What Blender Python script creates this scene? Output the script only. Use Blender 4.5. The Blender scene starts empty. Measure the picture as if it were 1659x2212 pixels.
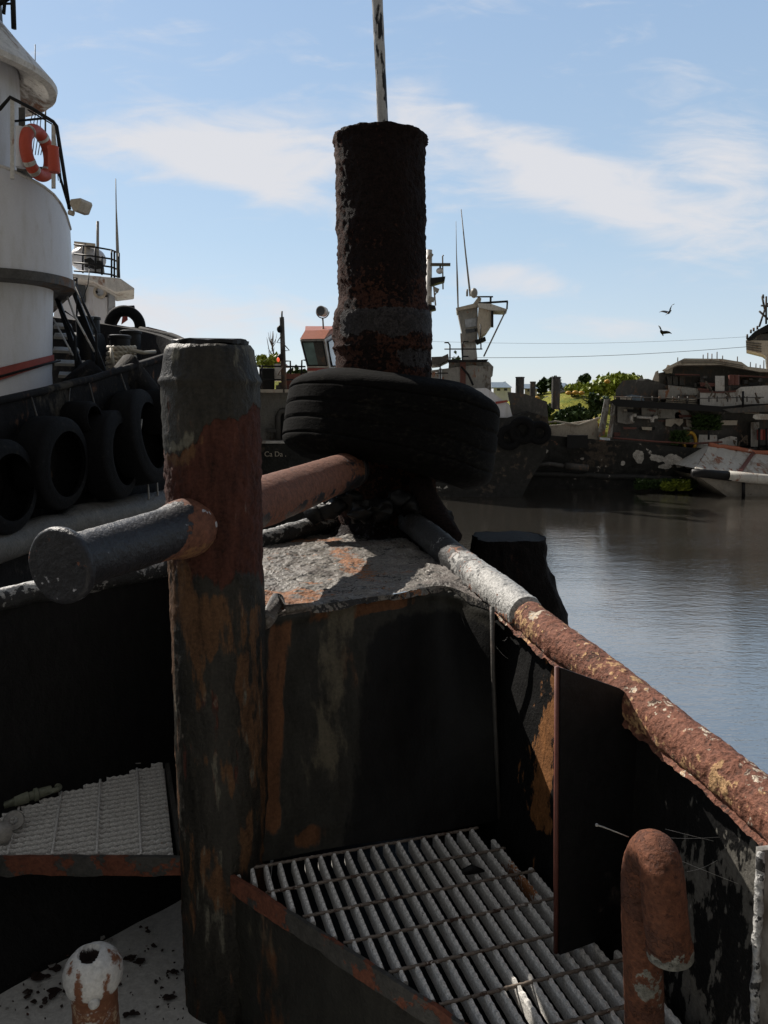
import bpy, math, random
from mathutils import Vector, noise, Matrix
random.seed(7)
R = math.radians
SC = bpy.context.scene
C = SC.collection
V = Vector

# ------------------------------------------------------------------ camera model (used to read sizes off the photo)
PITCH = R(8); F = 1650.0; CX, CY = 829.5, 1106.0; CZ = 4.0
cp, sp = math.cos(PITCH), math.sin(PITCH)
def ray(x, y):
    u = (x-CX)/F; v = (CY-y)/F
    return V((u, cp+v*sp, -sp+v*cp))
def P(x, y, Y):                      # point at distance Y in front
    d = ray(x, y); return V((0, 0, CZ)) + d*(Y/d.y)
def Q(x, y, z):                      # point on the level z
    d = ray(x, y); return V((0, 0, CZ)) + d*((z-CZ)/d.z)
def fb(p, s=1.0, o=4, seed=0.0):
    return noise.fractal(V((p[0]*s+seed, p[1]*s+seed*1.7, p[2]*s-seed)), 1.0, 2.0, o)
def nz(p, s=1.0, seed=0.0):
    return noise.noise(V((p[0]*s+seed, p[1]*s-seed*.7, p[2]*s+seed*1.3)))
def sst(a, b, x):
    if a == b: return 1.0 if x >= a else 0.0
    t = max(0, min(1, (x-a)/(b-a))); return t*t*(3-2*t)

# ------------------------------------------------------------------ objects
ORG = {}
def tag(o, label=None, cat=None, group=None, kind=None):
    if label: o['label'] = label
    if cat: o['category'] = cat
    if group: o['group'] = group
    if kind: o['kind'] = kind
    return o
def thing(name, loc, label, cat, group=None):
    o = bpy.data.objects.new(name, None); C.objects.link(o); o.location = loc
    o.empty_display_size = .2
    ORG[o.name] = V(loc)
    return tag(o, label, cat, group)
def copy_tree(o, parent=None):
    c = o.copy(); C.objects.link(c)
    if parent: c.parent = parent
    for ch in list(o.children): copy_tree(ch, c)
    return c

class MB:
    def __init__(s): s.v = []; s.f = []; s.a = []; s.useattr = False
    def add(s, vs, fs, a=None):
        n = len(s.v); s.v += [V(x) for x in vs]; s.f += [tuple(i+n for i in f) for f in fs]
        if a: s.a += list(a); s.useattr = True
        else: s.a += [(0, 0, 0)]*len(vs)
        return s
    def hexa(s, p):                 # 8 points: bottom ring 4, top ring 4
        return s.add(p, [(0,3,2,1),(4,5,6,7),(0,1,5,4),(1,2,6,5),(2,3,7,6),(3,0,4,7)])
    def box(s, c, size, rz=0, rx=0, ry=0):
        m = Matrix.Translation(V(c)) @ Matrix.Rotation(rz,4,'Z') @ Matrix.Rotation(rx,4,'X') @ Matrix.Rotation(ry,4,'Y')
        a, b, d = [k/2 for k in size]
        return s.hexa([m @ V(q) for q in ((-a,-b,-d),(a,-b,-d),(a,b,-d),(-a,b,-d),(-a,-b,d),(a,-b,d),(a,b,d),(-a,b,d))])
    def slab(s, poly, off):         # polygon extruded by off
        n = len(poly); poly = [V(p) for p in poly]
        vs = poly + [p+V(off) for p in poly]
        return s.add(vs, [tuple(range(n)), tuple(range(2*n-1, n-1, -1))] + [(i, i+n, (i+1) % n+n, (i+1) % n) for i in range(n)])
    def pp(s, pts, Y, dep):         # outline at distance Y, real depth dep
        q = [P(x, y, Y) for x, y in pts]; k = sum(p.x/p.y for p in q)/len(q)   # hulls lie along the line of sight down the basin
        return s.slab(q, (k*dep*.93, dep, 0))
    def rect(s, x0, y0, x1, y1, Y, dep):
        return s.pp([(x0, y1), (x1, y1), (x1, y0), (x0, y0)], Y, dep)
    def tube(s, pts, r, n=10, caps=True, closed=False, fld=None):
        pts = [V(p) for p in pts]; N = len(pts)
        rr = r if isinstance(r, (list, tuple)) else [r]*N
        up = None; vs = []; at = []
        for i, p in enumerate(pts):
            if closed: t = pts[(i+1) % N]-pts[i-1]
            else: t = pts[min(i+1, N-1)]-pts[max(i-1, 0)]
            t.normalize()
            if up is None: up = V((0,0,1)) if abs(t.z) < .9 else V((1,0,0))
            side = t.cross(up).normalized(); up = side.cross(t).normalized()
            for k in range(n):
                a = 2*math.pi*k/n
                q = p+(side*math.cos(a)+up*math.sin(a))*rr[i]
                vs.append(q)
                if fld: at.append(fld(i/(N-1), a, q))
        fs = []
        for i in range(N if closed else N-1):
            j = (i+1) % N
            for k in range(n):
                l = (k+1) % n
                fs.append((i*n+k, j*n+k, j*n+l, i*n+l)[::-1])
        if caps and not closed:
            fs.append(tuple(range(n))); fs.append(tuple(range(N*n-1, (N-1)*n-1, -1)))
        return s.add(vs, fs, at if fld else None)
    def lathe(s, prof, c, n=32, a0=0, a1=2*math.pi, M=None, fld=None, cap=False):
        full = abs(a1-a0-2*math.pi) < 1e-6; m = n if full else n+1
        vs = []; at = []
        for r, z in prof:
            for k in range(m):
                a = a0+(a1-a0)*k/n
                q = V((r*math.cos(a), r*math.sin(a), z))
                if M: q = M @ q
                q = q+V(c); vs.append(q)
                if fld: at.append(fld(a, z, q))
        fs = []
        for i in range(len(prof)-1):
            for k in range(n):
                l = (k+1) % m
                fs.append((i*m+k, i*m+l, (i+1)*m+l, (i+1)*m+k))
        if cap:
            fs.append(tuple(range(m))[::-1]); fs.append(tuple((len(prof)-1)*m+k for k in range(m)))
        return s.add(vs, fs, at if fld else None)
    def plan(s, prof, Cc, back=14.2, left=-12):   # house with a flat front, one rounded corner and a side running back; prof = (corner radius, z)
        m = 0; vs = []
        for r, z in prof:
            r = max(r, .01)
            row = [V((left, back, z)), V((left, Cc.y-r, z)), V((left*.5+Cc.x*.5, Cc.y-r, z))]+[V((Cc.x+r*math.cos(a), Cc.y+r*math.sin(a), z)) for a in [-math.pi/2+R(119)*i/24 for i in range(25)]]+[V((Cc.x+r*.875-.484*4.6, Cc.y+r*.485+.875*4.6, z))]
            m = len(row); vs += row
        fs = [(i*m+k, i*m+(k+1) % m, (i+1)*m+(k+1) % m, (i+1)*m+k) for i in range(len(prof)-1) for k in range(m)]
        fs += [tuple(range(m))[::-1], tuple((len(prof)-1)*m+k for k in range(m))]
        return s.add(vs, fs)
    def grid(s, fn, nu, nv, fld=None):
        vs = []; at = []
        for i in range(nu+1):
            for j in range(nv+1):
                q = fn(i/nu, j/nv); vs.append(q)
                if fld: at.append(fld(i/nu, j/nv, q))
        fs = [(i*(nv+1)+j, (i+1)*(nv+1)+j, (i+1)*(nv+1)+j+1, i*(nv+1)+j+1) for i in range(nu) for j in range(nv)]
        return s.add(vs, fs, at if fld else None)
    def ball(s, c, r, n=12, sc=(1,1,1)):
        pr = [(max(1e-4, r*math.sin(math.pi*i/n)), -r*math.cos(math.pi*i/n)) for i in range(n+1)]
        k = len(s.v); s.lathe(pr, (0,0,0), n)
        for i in range(k, len(s.v)):
            q = s.v[i]; s.v[i] = V((q.x*sc[0], q.y*sc[1], q.z*sc[2]))+V(c)
        return s
    def warp(s, amp, sc, seed=0, oct=3, k0=0):
        for i in range(k0, len(s.v)):
            q = s.v[i]
            s.v[i] = q+V((fb(q, sc, oct, seed), fb(q, sc, oct, seed+11), fb(q, sc, oct, seed+23)))*amp
        return s
    def build(s, name, mat, parent=None, smooth=False, org=None, bevel=0, auto=None):
        if parent is not None: o0 = ORG.get(parent.name, V((0,0,0)))
        elif org is not None: o0 = V(org)
        else:
            n = max(1, len(s.v)); o0 = V((sum(v.x for v in s.v)/n, sum(v.y for v in s.v)/n, min(v.z for v in s.v)))
        me = bpy.data.meshes.new(name)
        me.from_pydata([tuple(v-o0) for v in s.v], [], s.f); me.validate(); 
        import bmesh
        b = bmesh.new(); b.from_mesh(me); bmesh.ops.recalc_face_normals(b, faces=b.faces); b.to_mesh(me); b.free()
        if s.useattr and len(me.vertices) == len(s.a):
            at = me.attributes.new('fld', 'FLOAT_COLOR', 'POINT')
            flat = []
            for c in s.a: flat += [c[0], c[1], c[2], 1]
            at.data.foreach_set('color', flat)
        me.materials.append(mat)
        if smooth:
            me.polygons.foreach_set('use_smooth', [True]*len(me.polygons))
            if auto: me.set_sharp_from_angle(angle=R(auto))
        me.update()
        o = bpy.data.objects.new(name, me); C.objects.link(o)
        if parent is not None: o.parent = parent
        else: o.location = o0
        ORG[o.name] = o0
        if bevel:
            m = o.modifiers.new('bevel', 'BEVEL'); m.width = bevel; m.segments = 2; m.limit_method = 'ANGLE'
        return o

def TT(name, mat, parent, lst):      # each run of pipe or wire as a part of its own
    for pts, r in lst:
        m = MB(); m.tube(pts, r, 6); m.build(name, mat, parent, True)

# ------------------------------------------------------------------ materials
class NT:
    def __init__(s, name):
        s.m = bpy.data.materials.new(name); s.m.use_nodes = True; s.t = s.m.node_tree
        s.b = s.t.nodes['Principled BSDF']; s.out = s.t.nodes['Material Output']
    def n(s, ty, **kw):
        k = s.t.nodes.new(ty)
        for a, b in kw.items(): setattr(k, a, b)
        return k
    def ln(s, a, b): s.t.links.new(a, b)
    def put(s, sock, val):
        if isinstance(val, bpy.types.NodeSocket): s.ln(val, sock)
        else: sock.default_value = val
    def co(s, scale=(1,1,1), rot=(0,0,0)):
        tc = s.n('ShaderNodeTexCoord'); mp = s.n('ShaderNodeMapping'); s.ln(tc.outputs['Object'], mp.inputs[0])
        mp.inputs['Scale'].default_value = scale; mp.inputs['Rotation'].default_value = rot
        return mp.outputs[0]
    def noise(s, vec, scale, detail=4, rough=.55, dist=0.0):
        k = s.n('ShaderNodeTexNoise'); s.ln(vec, k.inputs['Vector']); k.inputs['Scale'].default_value = scale
        k.inputs['Detail'].default_value = detail; k.inputs['Roughness'].default_value = rough
        k.inputs['Distortion'].default_value = dist
        return k.outputs[0]
    def math(s, op, a, b=0.0, clamp=False):
        k = s.n('ShaderNodeMath', operation=op, use_clamp=clamp); s.put(k.inputs[0], a); s.put(k.inputs[1], b)
        return k.outputs[0]
    def step(s, val, lo, hi, a=0.0, b=1.0):
        k = s.n('ShaderNodeMapRange', interpolation_type='SMOOTHSTEP'); s.put(k.inputs[0], val)
        k.inputs[1].default_value = lo; k.inputs[2].default_value = hi; k.inputs[3].default_value = a; k.inputs[4].default_value = b
        return k.outputs[0]
    def mix(s, f, a, b, mode='MIX'):
        k = s.n('ShaderNodeMix', data_type='RGBA', blend_type=mode); s.put(k.inputs[0], f)
        s.put(k.inputs[6], a if isinstance(a, bpy.types.NodeSocket) else (*a, 1)); s.put(k.inputs[7], b if isinstance(b, bpy.types.NodeSocket) else (*b, 1))
        return k.outputs[2]
    def mixf(s, f, a, b):
        k = s.n('ShaderNodeMix', data_type='FLOAT'); s.put(k.inputs[0], f); s.put(k.inputs[2], a); s.put(k.inputs[3], b)
        return k.outputs[0]

def layered(name, base, A, B=None, D=None, bias=(0,0,0), s1=4, s2=40, amp=.5, amp2=.25, stretch=(1,1,1), edge=.03,
            rough=(.5,.85,.8,.6), bump=.6, dist=.004, var=.5, attr=False, spec=.3, grain=120):
    """paint worn through to further layers; where each layer shows is set by noise, a bias and (if attr) a hand-made map of wear and, in places, painted light and shade"""
    t = NT(name); v = t.co(stretch); vr = t.co()
    n1 = t.noise(v, s1, 6, .6); n2 = t.noise(v, s2, 5, .6); n3 = t.noise(vr, grain, 3, .6)
    if attr:
        at = t.n('ShaderNodeAttribute', attribute_name='fld'); sx = t.n('ShaderNodeSeparateColor'); t.ln(at.outputs['Color'], sx.inputs[0])
    v2 = t.co(tuple(1.03*k for k in stretch), (0, 0, .9)); m1 = t.noise(v2, s1*1.3, 6, .6)
    v3 = t.co(tuple(.97*k for k in stretch), (.7, 0, 0)); m2 = t.noise(v3, s1*.9, 6, .6)
    col = base; rg = rough[0]; masks = []
    for i, L in enumerate((A, B, D)):
        if L is None: continue
        src = (n1, m1, m2)[i]
        x = t.math('MULTIPLY', t.math('SUBTRACT', src, .5), amp*2)
        x = t.math('ADD', x, t.math('MULTIPLY', t.math('SUBTRACT', n2, .5), amp2*2))
        x = t.math('ADD', x, bias[i])
        if attr: x = t.math('ADD', x, sx.outputs[i])
        th = .44 if attr else .26; m = t.step(x, th-edge, th+edge); masks.append(m)
        col = t.mix(m, col, L); rg = t.mixf(m, rg, rough[i+1])
    vv = t.math('ADD', t.math('MULTIPLY', t.math('SUBTRACT', n2, .5), var*2.2), t.math('MULTIPLY', t.math('SUBTRACT', n3, .5), var*1.6))
    vv = t.math('ADD', vv, 1.0, True)
    k = t.n('ShaderNodeMath', operation='MAXIMUM'); 
    vv2 = t.math('MAXIMUM', t.math('ADD', t.math('MULTIPLY', t.math('SUBTRACT', n2, .5), var*2.2), t.math('ADD', t.math('MULTIPLY', t.math('SUBTRACT', n3, .5), var*1.6), 1.0)), .15)
    cb = t.n('ShaderNodeCombineColor'); [t.ln(vv2, cb.inputs[i]) for i in range(3)]
    col = t.mix(1.0, col, cb.outputs[0], 'MULTIPLY')
    t.put(t.b.inputs['Base Color'], col); t.put(t.b.inputs['Roughness'], rg)
    t.b.inputs['Specular IOR Level'].default_value = spec
    h = t.math('ADD', t.math('MULTIPLY', n2, .6), t.math('MULTIPLY', n3, .4))
    if masks: h = t.math('ADD', h, t.math('MULTIPLY', masks[0], -.35))
    bp = t.n('ShaderNodeBump'); t.ln(h, bp.inputs['Height']); bp.inputs['Strength'].default_value = bump; bp.inputs['Distance'].default_value = dist
    t.ln(bp.outputs[0], t.b.inputs['Normal'])
    return t.m

RUSTD = (.075,.026,.016); RUST = (.17,.062,.034); ORG_ = (.36,.15,.05); BLK = (.011,.012,.013)
M = {}
M['post'] = layered('old_paint_post', (.021,.019,.015), (.052,.019,.013), (.075,.038,.018), (.085,.08,.062), attr=True, bias=(0,-.10,0), s1=10, s2=40, amp=.5, amp2=.85, edge=.13, bump=1.0, dist=.007, var=1.0, rough=(.55,.9,.8,.7), stretch=(1,1,.22), spec=.22)
M['tall'] = layered('rusted_steel_tall', (.009,.005,.0045), (.036,.015,.010), (.030,.027,.028), None, attr=True, s1=7, s2=60, amp=.5, amp2=.55, bump=1.0, dist=.014, var=1.0, rough=(.9,.9,.7,.7), spec=.15)
M['rail'] = layered('rail_rust', (.17,.070,.044), (.42,.35,.27), (.045,.024,.018), (.33,.20,.10), attr=True, s1=16, s2=60, amp=.55, amp2=.8, bump=1.0, dist=.007, var=.9, rough=(.8,.65,.9,.8), spec=.3)
M['railpale'] = layered('rail_pale_paint', (.34,.335,.32), (.075,.075,.075), (.26,.11,.06), (.02,.02,.02), attr=True, s1=11, s2=60, amp=.5, amp2=.7, bump=1.0, dist=.006, var=.8, rough=(.5,.6,.85,.6), spec=.4)
M['plate'] = layered('flaking_plate', (.165,.150,.130), (.23,.10,.043), (.014,.013,.012), (.10,.085,.075), attr=True, bias=(.09,.06,.16), s1=9, s2=44, amp=.6, amp2=.8, stretch=(.6,1.4,1), bump=.8, dist=.007, var=1.2, rough=(.55,.8,.7,.7), spec=.45, grain=150)
M['wall'] = layered('streaked_black_wall', (.022,.021,.017), (.095,.042,.019), (.075,.065,.045), (.004,.004,.004), attr=True, bias=(.06,.08,0), s1=3.2, s2=26, amp=.5, amp2=.35, stretch=(1,1,.28), bump=.7, dist=.005, var=.7, edge=.08, rough=(.55,.8,.7,.6), spec=.22)
M['bulwark'] = layered('black_bulwark', (.006,.006,.006), (.16,.07,.025), (.10,.095,.083), (.22,.21,.2), attr=True, bias=(0,0,-.06), s1=6, s2=45, amp=.45, amp2=.5, stretch=(1,1,.4), bump=.9, dist=.006, var=.8, rough=(.6,.8,.6,.6), spec=.2)
M['beam'] = layered('edge_beam', (.05,.048,.043), (.12,.042,.024), (.5,.4,.28), None, attr=True, bias=(.12,-.35,0), s1=8, s2=40, amp=.9, amp2=.3, bump=.8, dist=.005, var=.7, rough=(.5,.85,.7,.7))
M['grate'] = layered('grating_paint', (.58,.565,.53), (.26,.11,.045), (.07,.055,.05), None, attr=True, bias=(-.02,.12,0), s1=9, s2=150, amp=.4, amp2=.8, bump=.6, dist=.002, var=.6, rough=(.5,.8,.8,.8), grain=300)
M['grate2'] = layered('grating_cross', (.16,.13,.105), (.06,.035,.025), (.34,.31,.28), None, bias=(.1,.02,0), s1=12, s2=90, amp=.6, amp2=.6, bump=.8, dist=.003, var=.7)
M['deckpaint'] = layered('white_deck_paint', (.52,.51,.48), (.03,.022,.018), (.22,.18,.15), None, bias=(-.10,-.02,0), s1=7, s2=50, amp=.7, amp2=.3, edge=.015, bump=.8, dist=.006, var=.35)
M['whiterust'] = layered('white_rusty', (.62,.61,.58), (.20,.085,.045), (.02,.012,.01), (.4,.3,.2), attr=True, s1=14, s2=60, amp=.5, amp2=.6, edge=.10, bump=.5, dist=.004, var=.3, rough=(.4,.8,.9,.7))
M['vent'] = layered('rust_pipe', (.115,.042,.021), (.07,.028,.017), (.15,.15,.13), (.35,.19,.09), attr=True, bias=(.22,.02,.05), s1=11, s2=70, amp=.7, amp2=.5, bump=1.0, dist=.007, var=.9, rough=(.8,.85,.5,.8), spec=.3)
M['pole'] = layered('peeling_pole', (.010,.010,.011), (.36,.36,.36), None, None, bias=(.24,0,0), s1=16, s2=60, amp=.9, amp2=.2, stretch=(1,1,.22), edge=.02, bump=.5, dist=.003, var=.4)
M['rubber'] = layered('tyre_rubber', (.0045,.0043,.004), (.012,.011,.009), (.03,.027,.022), None, bias=(.05,-.16,0), s1=5, s2=38, amp=.55, amp2=.55, edge=.16, stretch=(1,1,2.2), bump=.7, dist=.006, var=.9, rough=(.95,.95,.9,.8), spec=.06)
M['rubber2'] = layered('tyre_rubber_worn', (.0045,.0045,.005), (.014,.013,.012), (.05,.046,.04), None, bias=(.0,-.14,0), s1=3, s2=26, amp=.5, amp2=.6, edge=.14, bump=.7, dist=.014, var=.8, rough=(.8,.9,.85,.8), spec=.13)
M['timber'] = layered('black_timber', (.006,.005,.005), (.03,.016,.012), None, None, bias=(.02,0,0), s1=8, s2=60, amp=.5, amp2=.5, bump=1.0, dist=.014, var=.9, stretch=(1,1,.35), edge=.15, rough=(.8,.9,.9,.9), spec=.12)
M['xpipe'] = layered('cross_pipe_paint', (.016,.016,.019), (.13,.052,.030), (.33,.33,.35), (.16,.08,.035), attr=True, s1=10, s2=55, amp=.5, amp2=.5, bump=.9, dist=.006, var=.7, rough=(.48,.85,.5,.8), spec=.35)
M['hullA'] = layered('tug_hull_black', (.009,.0085,.009), (.040,.036,.030), (.10,.05,.03), None, bias=(.06,-.05,0), s1=1.8, s2=14, amp=.7, amp2=.5, bump=.8, dist=.02, var=.8, edge=.12, stretch=(1,1,.5), grain=40, rough=(.8,.9,.9,.8), spec=.14)
M['strake'] = layered('dusty_strake', (.085,.078,.068), (.02,.02,.02), (.2,.19,.17), None, bias=(-.02,-.05,0), s1=1.6, s2=9, amp=.5, amp2=.5, bump=.9, dist=.02, var=.6, edge=.1, grain=40)
M['white'] = layered('white_steel', (.56,.565,.60), (.38,.37,.35), (.22,.12,.08), None, bias=(.12,-.12,0), s1=1.6, s2=11, amp=.6, amp2=.4, edge=.3, stretch=(1,1,.22), bump=.12, dist=.01, var=.12, rough=(.4,.55,.7,.5), grain=60)
M['whiteworn'] = layered('white_steel_worn', (.50,.48,.45), (.26,.23,.20), (.18,.08,.045), None, bias=(.10,.02,0), s1=2, s2=12, amp=.7, amp2=.55, edge=.12, stretch=(1,1,.4), bump=.4, dist=.015, var=.45, grain=50)
M['red'] = layered('red_paint', (.26,.055,.045), (.12,.04,.03), None, None, s1=3, s2=20, amp=.6, amp2=.3, edge=.2, bump=.2, var=.3, grain=60)
M['redroof'] = layered('rusty_roof_paint', (.33,.11,.06), (.5,.45,.4), None, None, bias=(-.06,0,0), s1=3, s2=22, amp=.8, amp2=.3, edge=.08, bump=.2, var=.3, grain=60)
M['orange'] = layered('life_ring_orange', (.42,.065,.035), (.25,.04,.03), None, None, s1=5, s2=30, amp=.6, amp2=.3, edge=.3, bump=.1, var=.2)
M['black'] = layered('black_steel', (.007,.007,.0075), (.04,.032,.028), None, None, bias=(-.02,0,0), s1=4, s2=25, amp=.6, amp2=.4, edge=.1, bump=.5, dist=.007, var=.6, grain=60, spec=.22)
M['dgrey'] = layered('dark_grey_steel', (.062,.058,.053), (.12,.075,.05), (.16,.15,.135), None, bias=(.08,-.02,0), s1=1.6, s2=9, amp=.7, amp2=.5, edge=.12, stretch=(1,1,.6), bump=.4, dist=.02, var=.6, grain=40)
M['grey'] = layered('grey_steel', (.24,.23,.21), (.10,.085,.07), (.20,.09,.05), None, bias=(.08,0,0), s1=1.3, s2=9, amp=.8, amp2=.6, edge=.10, stretch=(1,1,.45), bump=.4, dist=.02, var=.6, grain=40)
M['beige'] = layered('beige_plate', (.42,.37,.30), (.25,.21,.17), (.2,.1,.06), None, bias=(.08,0,0), s1=1.4, s2=9, amp=.7, amp2=.5, edge=.12, stretch=(1,1,.5), bump=.3, dist=.015, var=.4, grain=40)
M['brown'] = layered('brown_steel', (.12,.045,.035), (.05,.03,.025), None, None, s1=2, s2=14, amp=.6, amp2=.4, edge=.15, bump=.3, var=.4, grain=50)
M['derelict'] = layered('derelict_hull', (.020,.0195,.018), (.060,.048,.038), (.38,.355,.32), (.16,.07,.04), attr=True, bias=(.26,.06,.08), s1=.6, s2=4, amp=.75, amp2=.6, edge=.05, bump=.8, dist=.04, var=.9, grain=20, spec=.2)
M['bargeroof'] = layered('barge_plate_white', (.44,.42,.38), (.28,.24,.20), (.20,.085,.05), None, bias=(.12,.04,0), s1=.9, s2=6, amp=.8, amp2=.45, edge=.08, stretch=(1,.5,.5), bump=.5, dist=.03, var=.35, grain=30)
M['bargehull'] = layered('barge_hull', (.20,.18,.15), (.05,.045,.04), (.16,.08,.05), None, bias=(.04,-.1,0), s1=.7, s2=5, amp=.8, amp2=.35, edge=.08, bump=.4, dist=.02, var=.4, grain=30)
M['rope'] = layered('old_rope', (.42,.38,.31), (.18,.155,.12), None, None, s1=12, s2=60, amp=.6, amp2=.4, edge=.3, bump=.6, dist=.01, var=.4)
M['brass'] = layered('green_brass', (.17,.18,.13), (.30,.32,.27), (.10,.07,.05), None, bias=(-.02,-.05,0), s1=20, s2=80, amp=.6, amp2=.4, bump=.5, dist=.002, var=.4)
M['flake'] = layered('rust_flake', (.028,.018,.015), (.07,.03,.02), None, None, s1=20, s2=80, amp=.5, amp2=.5, bump=.8, dist=.003, var=.6)
M['chip'] = layered('pale_chip', (.28,.27,.25), (.12,.1,.09), None, None, s1=20, s2=80, amp=.5, amp2=.5, bump=.5, dist=.002, var=.4)
M['bark'] = layered('bark', (.10,.075,.055), (.05,.04,.03), None, None, s1=3, s2=20, amp=.6, amp2=.4, bump=.6, dist=.02, var=.4)
M['bank'] = layered('bank_grass', (.20,.20,.035), (.33,.26,.07), (.07,.10,.02), None, s1=.3, s2=3.5, amp=.9, amp2=.6, edge=.2, bump=1.0, dist=.25, var=.6, rough=(.9,.9,.9,.9), spec=.1, grain=9)
M['leafbright'] = layered('leaf_bright', (.20,.24,.03), (.34,.32,.05), (.08,.12,.02), None, s1=.7, s2=5, amp=.8, amp2=.6, edge=.2, bump=0, var=.4, spec=.2, grain=9)
M['leafdark'] = layered('leaf_dark', (.035,.06,.016), (.07,.10,.02), None, None, s1=.7, s2=5, amp=.8, amp2=.6, edge=.2, bump=0, var=.4, spec=.2, grain=9)
M['web'] = layered('cobweb_thread', (.5,.5,.48), (.4,.4,.38), None, None)
M['bird'] = layered('bird_feather', (.012,.011,.01), (.03,.025,.02), None, None)
M['yellow'] = layered('yellow_paint', (.45,.25,.03), (.3,.12,.03), None, None, s1=5, s2=20)
M['blueroof'] = layered('blue_grey_roof', (.14,.18,.22), (.22,.24,.26), None, None, s1=1, s2=6, amp=.6, edge=.2, grain=20)
def glass(name, col, rough=.08):
    t = NT(name); t.b.inputs['Base Color'].default_value = (*col, 1); t.b.inputs['Roughness'].default_value = rough
    t.b.inputs['Specular IOR Level'].default_value = .6
    v = t.co(); n1 = t.noise(v, 3, 3)
    t.put(t.b.inputs['Base Color'], t.mix(t.step(n1, .35, .65), tuple(c*.7 for c in col), tuple(c*1.2 for c in col)))
    return t.m
M['glassdark'] = glass('dark_glass', (.03,.035,.04)); M['glassgreen'] = glass('green_glass', (.16,.24,.23), .25); M['glasspale'] = glass('pale_glass', (.35,.37,.4), .2)
def emis(name, col, st):
    t = NT(name); t.b.inputs['Base Color'].default_value = (*col, 1); t.b.inputs['Emission Color'].default_value = (*col, 1); t.b.inputs['Emission Strength'].default_value = st
    return t.m
M['lamp'] = emis('red_lamp', (.9,.12,.05), .6)
def water():
    t = NT('harbour_water'); v = t.co((.5, 1.0, 1)); v2 = t.co((.3, 1.0, 1), (0, 0, .15)); v3 = t.co((.12, .3, 1), (0, 0, -.1))
    a = t.noise(v, 8, 4, .6); b = t.noise(v2, 2.2, 3, .5); c = t.noise(v, 24, 3, .6); d = t.noise(v3, .5, 3, .5)
    h = t.math('ADD', t.math('MULTIPLY', a, .55), t.math('ADD', t.math('MULTIPLY', b, .55), t.math('MULTIPLY', c, .16)))
    bp = t.n('ShaderNodeBump'); t.ln(h, bp.inputs['Height']); t.ln(t.step(d, .35, .62, .45, 1.0), bp.inputs['Strength']); bp.inputs['Distance'].default_value = .021
    t.ln(bp.outputs[0], t.b.inputs['Normal'])
    gl = t.n('ShaderNodeBsdfGlossy'); gl.inputs['Color'].default_value = (1,.93,.84,1); gl.inputs['Roughness'].default_value = .05; t.ln(bp.outputs[0], gl.inputs['Normal'])
    mx = t.n('ShaderNodeMixShader'); mx.inputs[0].default_value = .42; t.ln(t.b.outputs[0], mx.inputs[1]); t.ln(gl.outputs[0], mx.inputs[2]); t.ln(mx.outputs[0], t.out.inputs['Surface'])
    t.b.inputs['Base Color'].default_value = (.038, .035, .030, 1); t.b.inputs['Roughness'].default_value = .05; t.b.inputs['IOR'].default_value = 1.7
    return t.m
M['water'] = water()

# ================================================================== FOREGROUND: bow of the workboat we stand on
boat = thing('workboat_bow', (0, 1.5, 2.3), 'rusting black bow of the workboat in the foreground, with bitts, cap rail and bulwark', 'boat')
ZG = 2.815; ZF = 2.40
# --- right bulwark + rail
railR = [P(882,1122,3.20), P(930,1160,2.85), P(1002,1221,2.5), P(1080,1279,2.20), P(1145,1333,2.0), P(1205,1382,1.86), P(1325,1472,1.66), P(1436,1562,1.5), P(1543,1648,1.36), P(1659,1742,1.24)]
railR += [railR[-1]+V((.05,-.22,-.03)), railR[-1]+V((.12,-.7,-.06)), railR[-1]+V((.17,-1.6,-.1)), railR[-1]+V((.15,-3.0,-.12))]
baseR = [V((.10,3.12,ZG)), V((.17,2.75,ZG)), V((.25,2.4,ZG)), V((.29,2.2,ZG)), V((.326,2.05,ZG)), V((.435,1.768,ZG)), V((.50,1.66,ZG)), V((.548,1.588,ZG)), V((.605,1.36,ZG)), V((.665,1.15,ZG)),
         V((.71,.95,ZG)), V((.78,.5,ZG)), V((.82,-.4,ZG)), V((.82,-1.8,ZG))]
def interp(pts, u):
    k = u*(len(pts)-1); i = min(int(k), len(pts)-2); f = k-i
    p0 = pts[max(i-1,0)]; p1 = pts[i]; p2 = pts[i+1]; p3 = pts[min(i+2,len(pts)-1)]
    return .5*((2*p1)+(-p0+p2)*f+(2*p0-5*p1+4*p2-p3)*f*f+(-p0+3*p1-3*p2+p3)*f*f*f)
def bulR(u, v):
    a = interp(railR, u)-V((0,0,.02)); b = interp(baseR, u)
    if v > .5:
        k = (v-.5)*2; q = b.lerp(a, k)
    else:
        q = V((b.x, b.y, -.5)).lerp(b, v*2)
    return q
def fr_bul(u, v, q):
    o = sst(.0, .08, .07-abs(q.y-1.86)) * sst(3.45, 3.1, q.z)*.3
    org = .36 if (1.66 < q.y < 1.98 and q.z > 2.9) else 0  # sunlit patch put into the colour as an orange layer
    gr = .50 if (q.y < 1.5 and q.z > 2.3) else 0  # grey peeling paint, raised here to paint in the sunlit patch
    gr += .25*nz(q, 6, 3)
    return (org+o, gr*.75 if gr > .3 else 0, .30 if (q.y < 1.55 and nz(q, 9, 8) > .28) else 0)
mb = MB(); mb.grid(bulR, 150, 60, fr_bul)
k0 = 0
for i in range(len(mb.v)):
    q = mb.v[i]; mb.v[i] = q+V((-1,-.3,0))*(.006*fb(q, 5, 4, 2))
n = len(mb.v); outer = [q+V((.02,.004,0)) for q in mb.v]; fo = [f[::-1] for f in mb.f]; at = list(mb.a)
mb.add(outer, fo, at)
mb.build('bulwark', M['bulwark'], boat, True)
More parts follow.
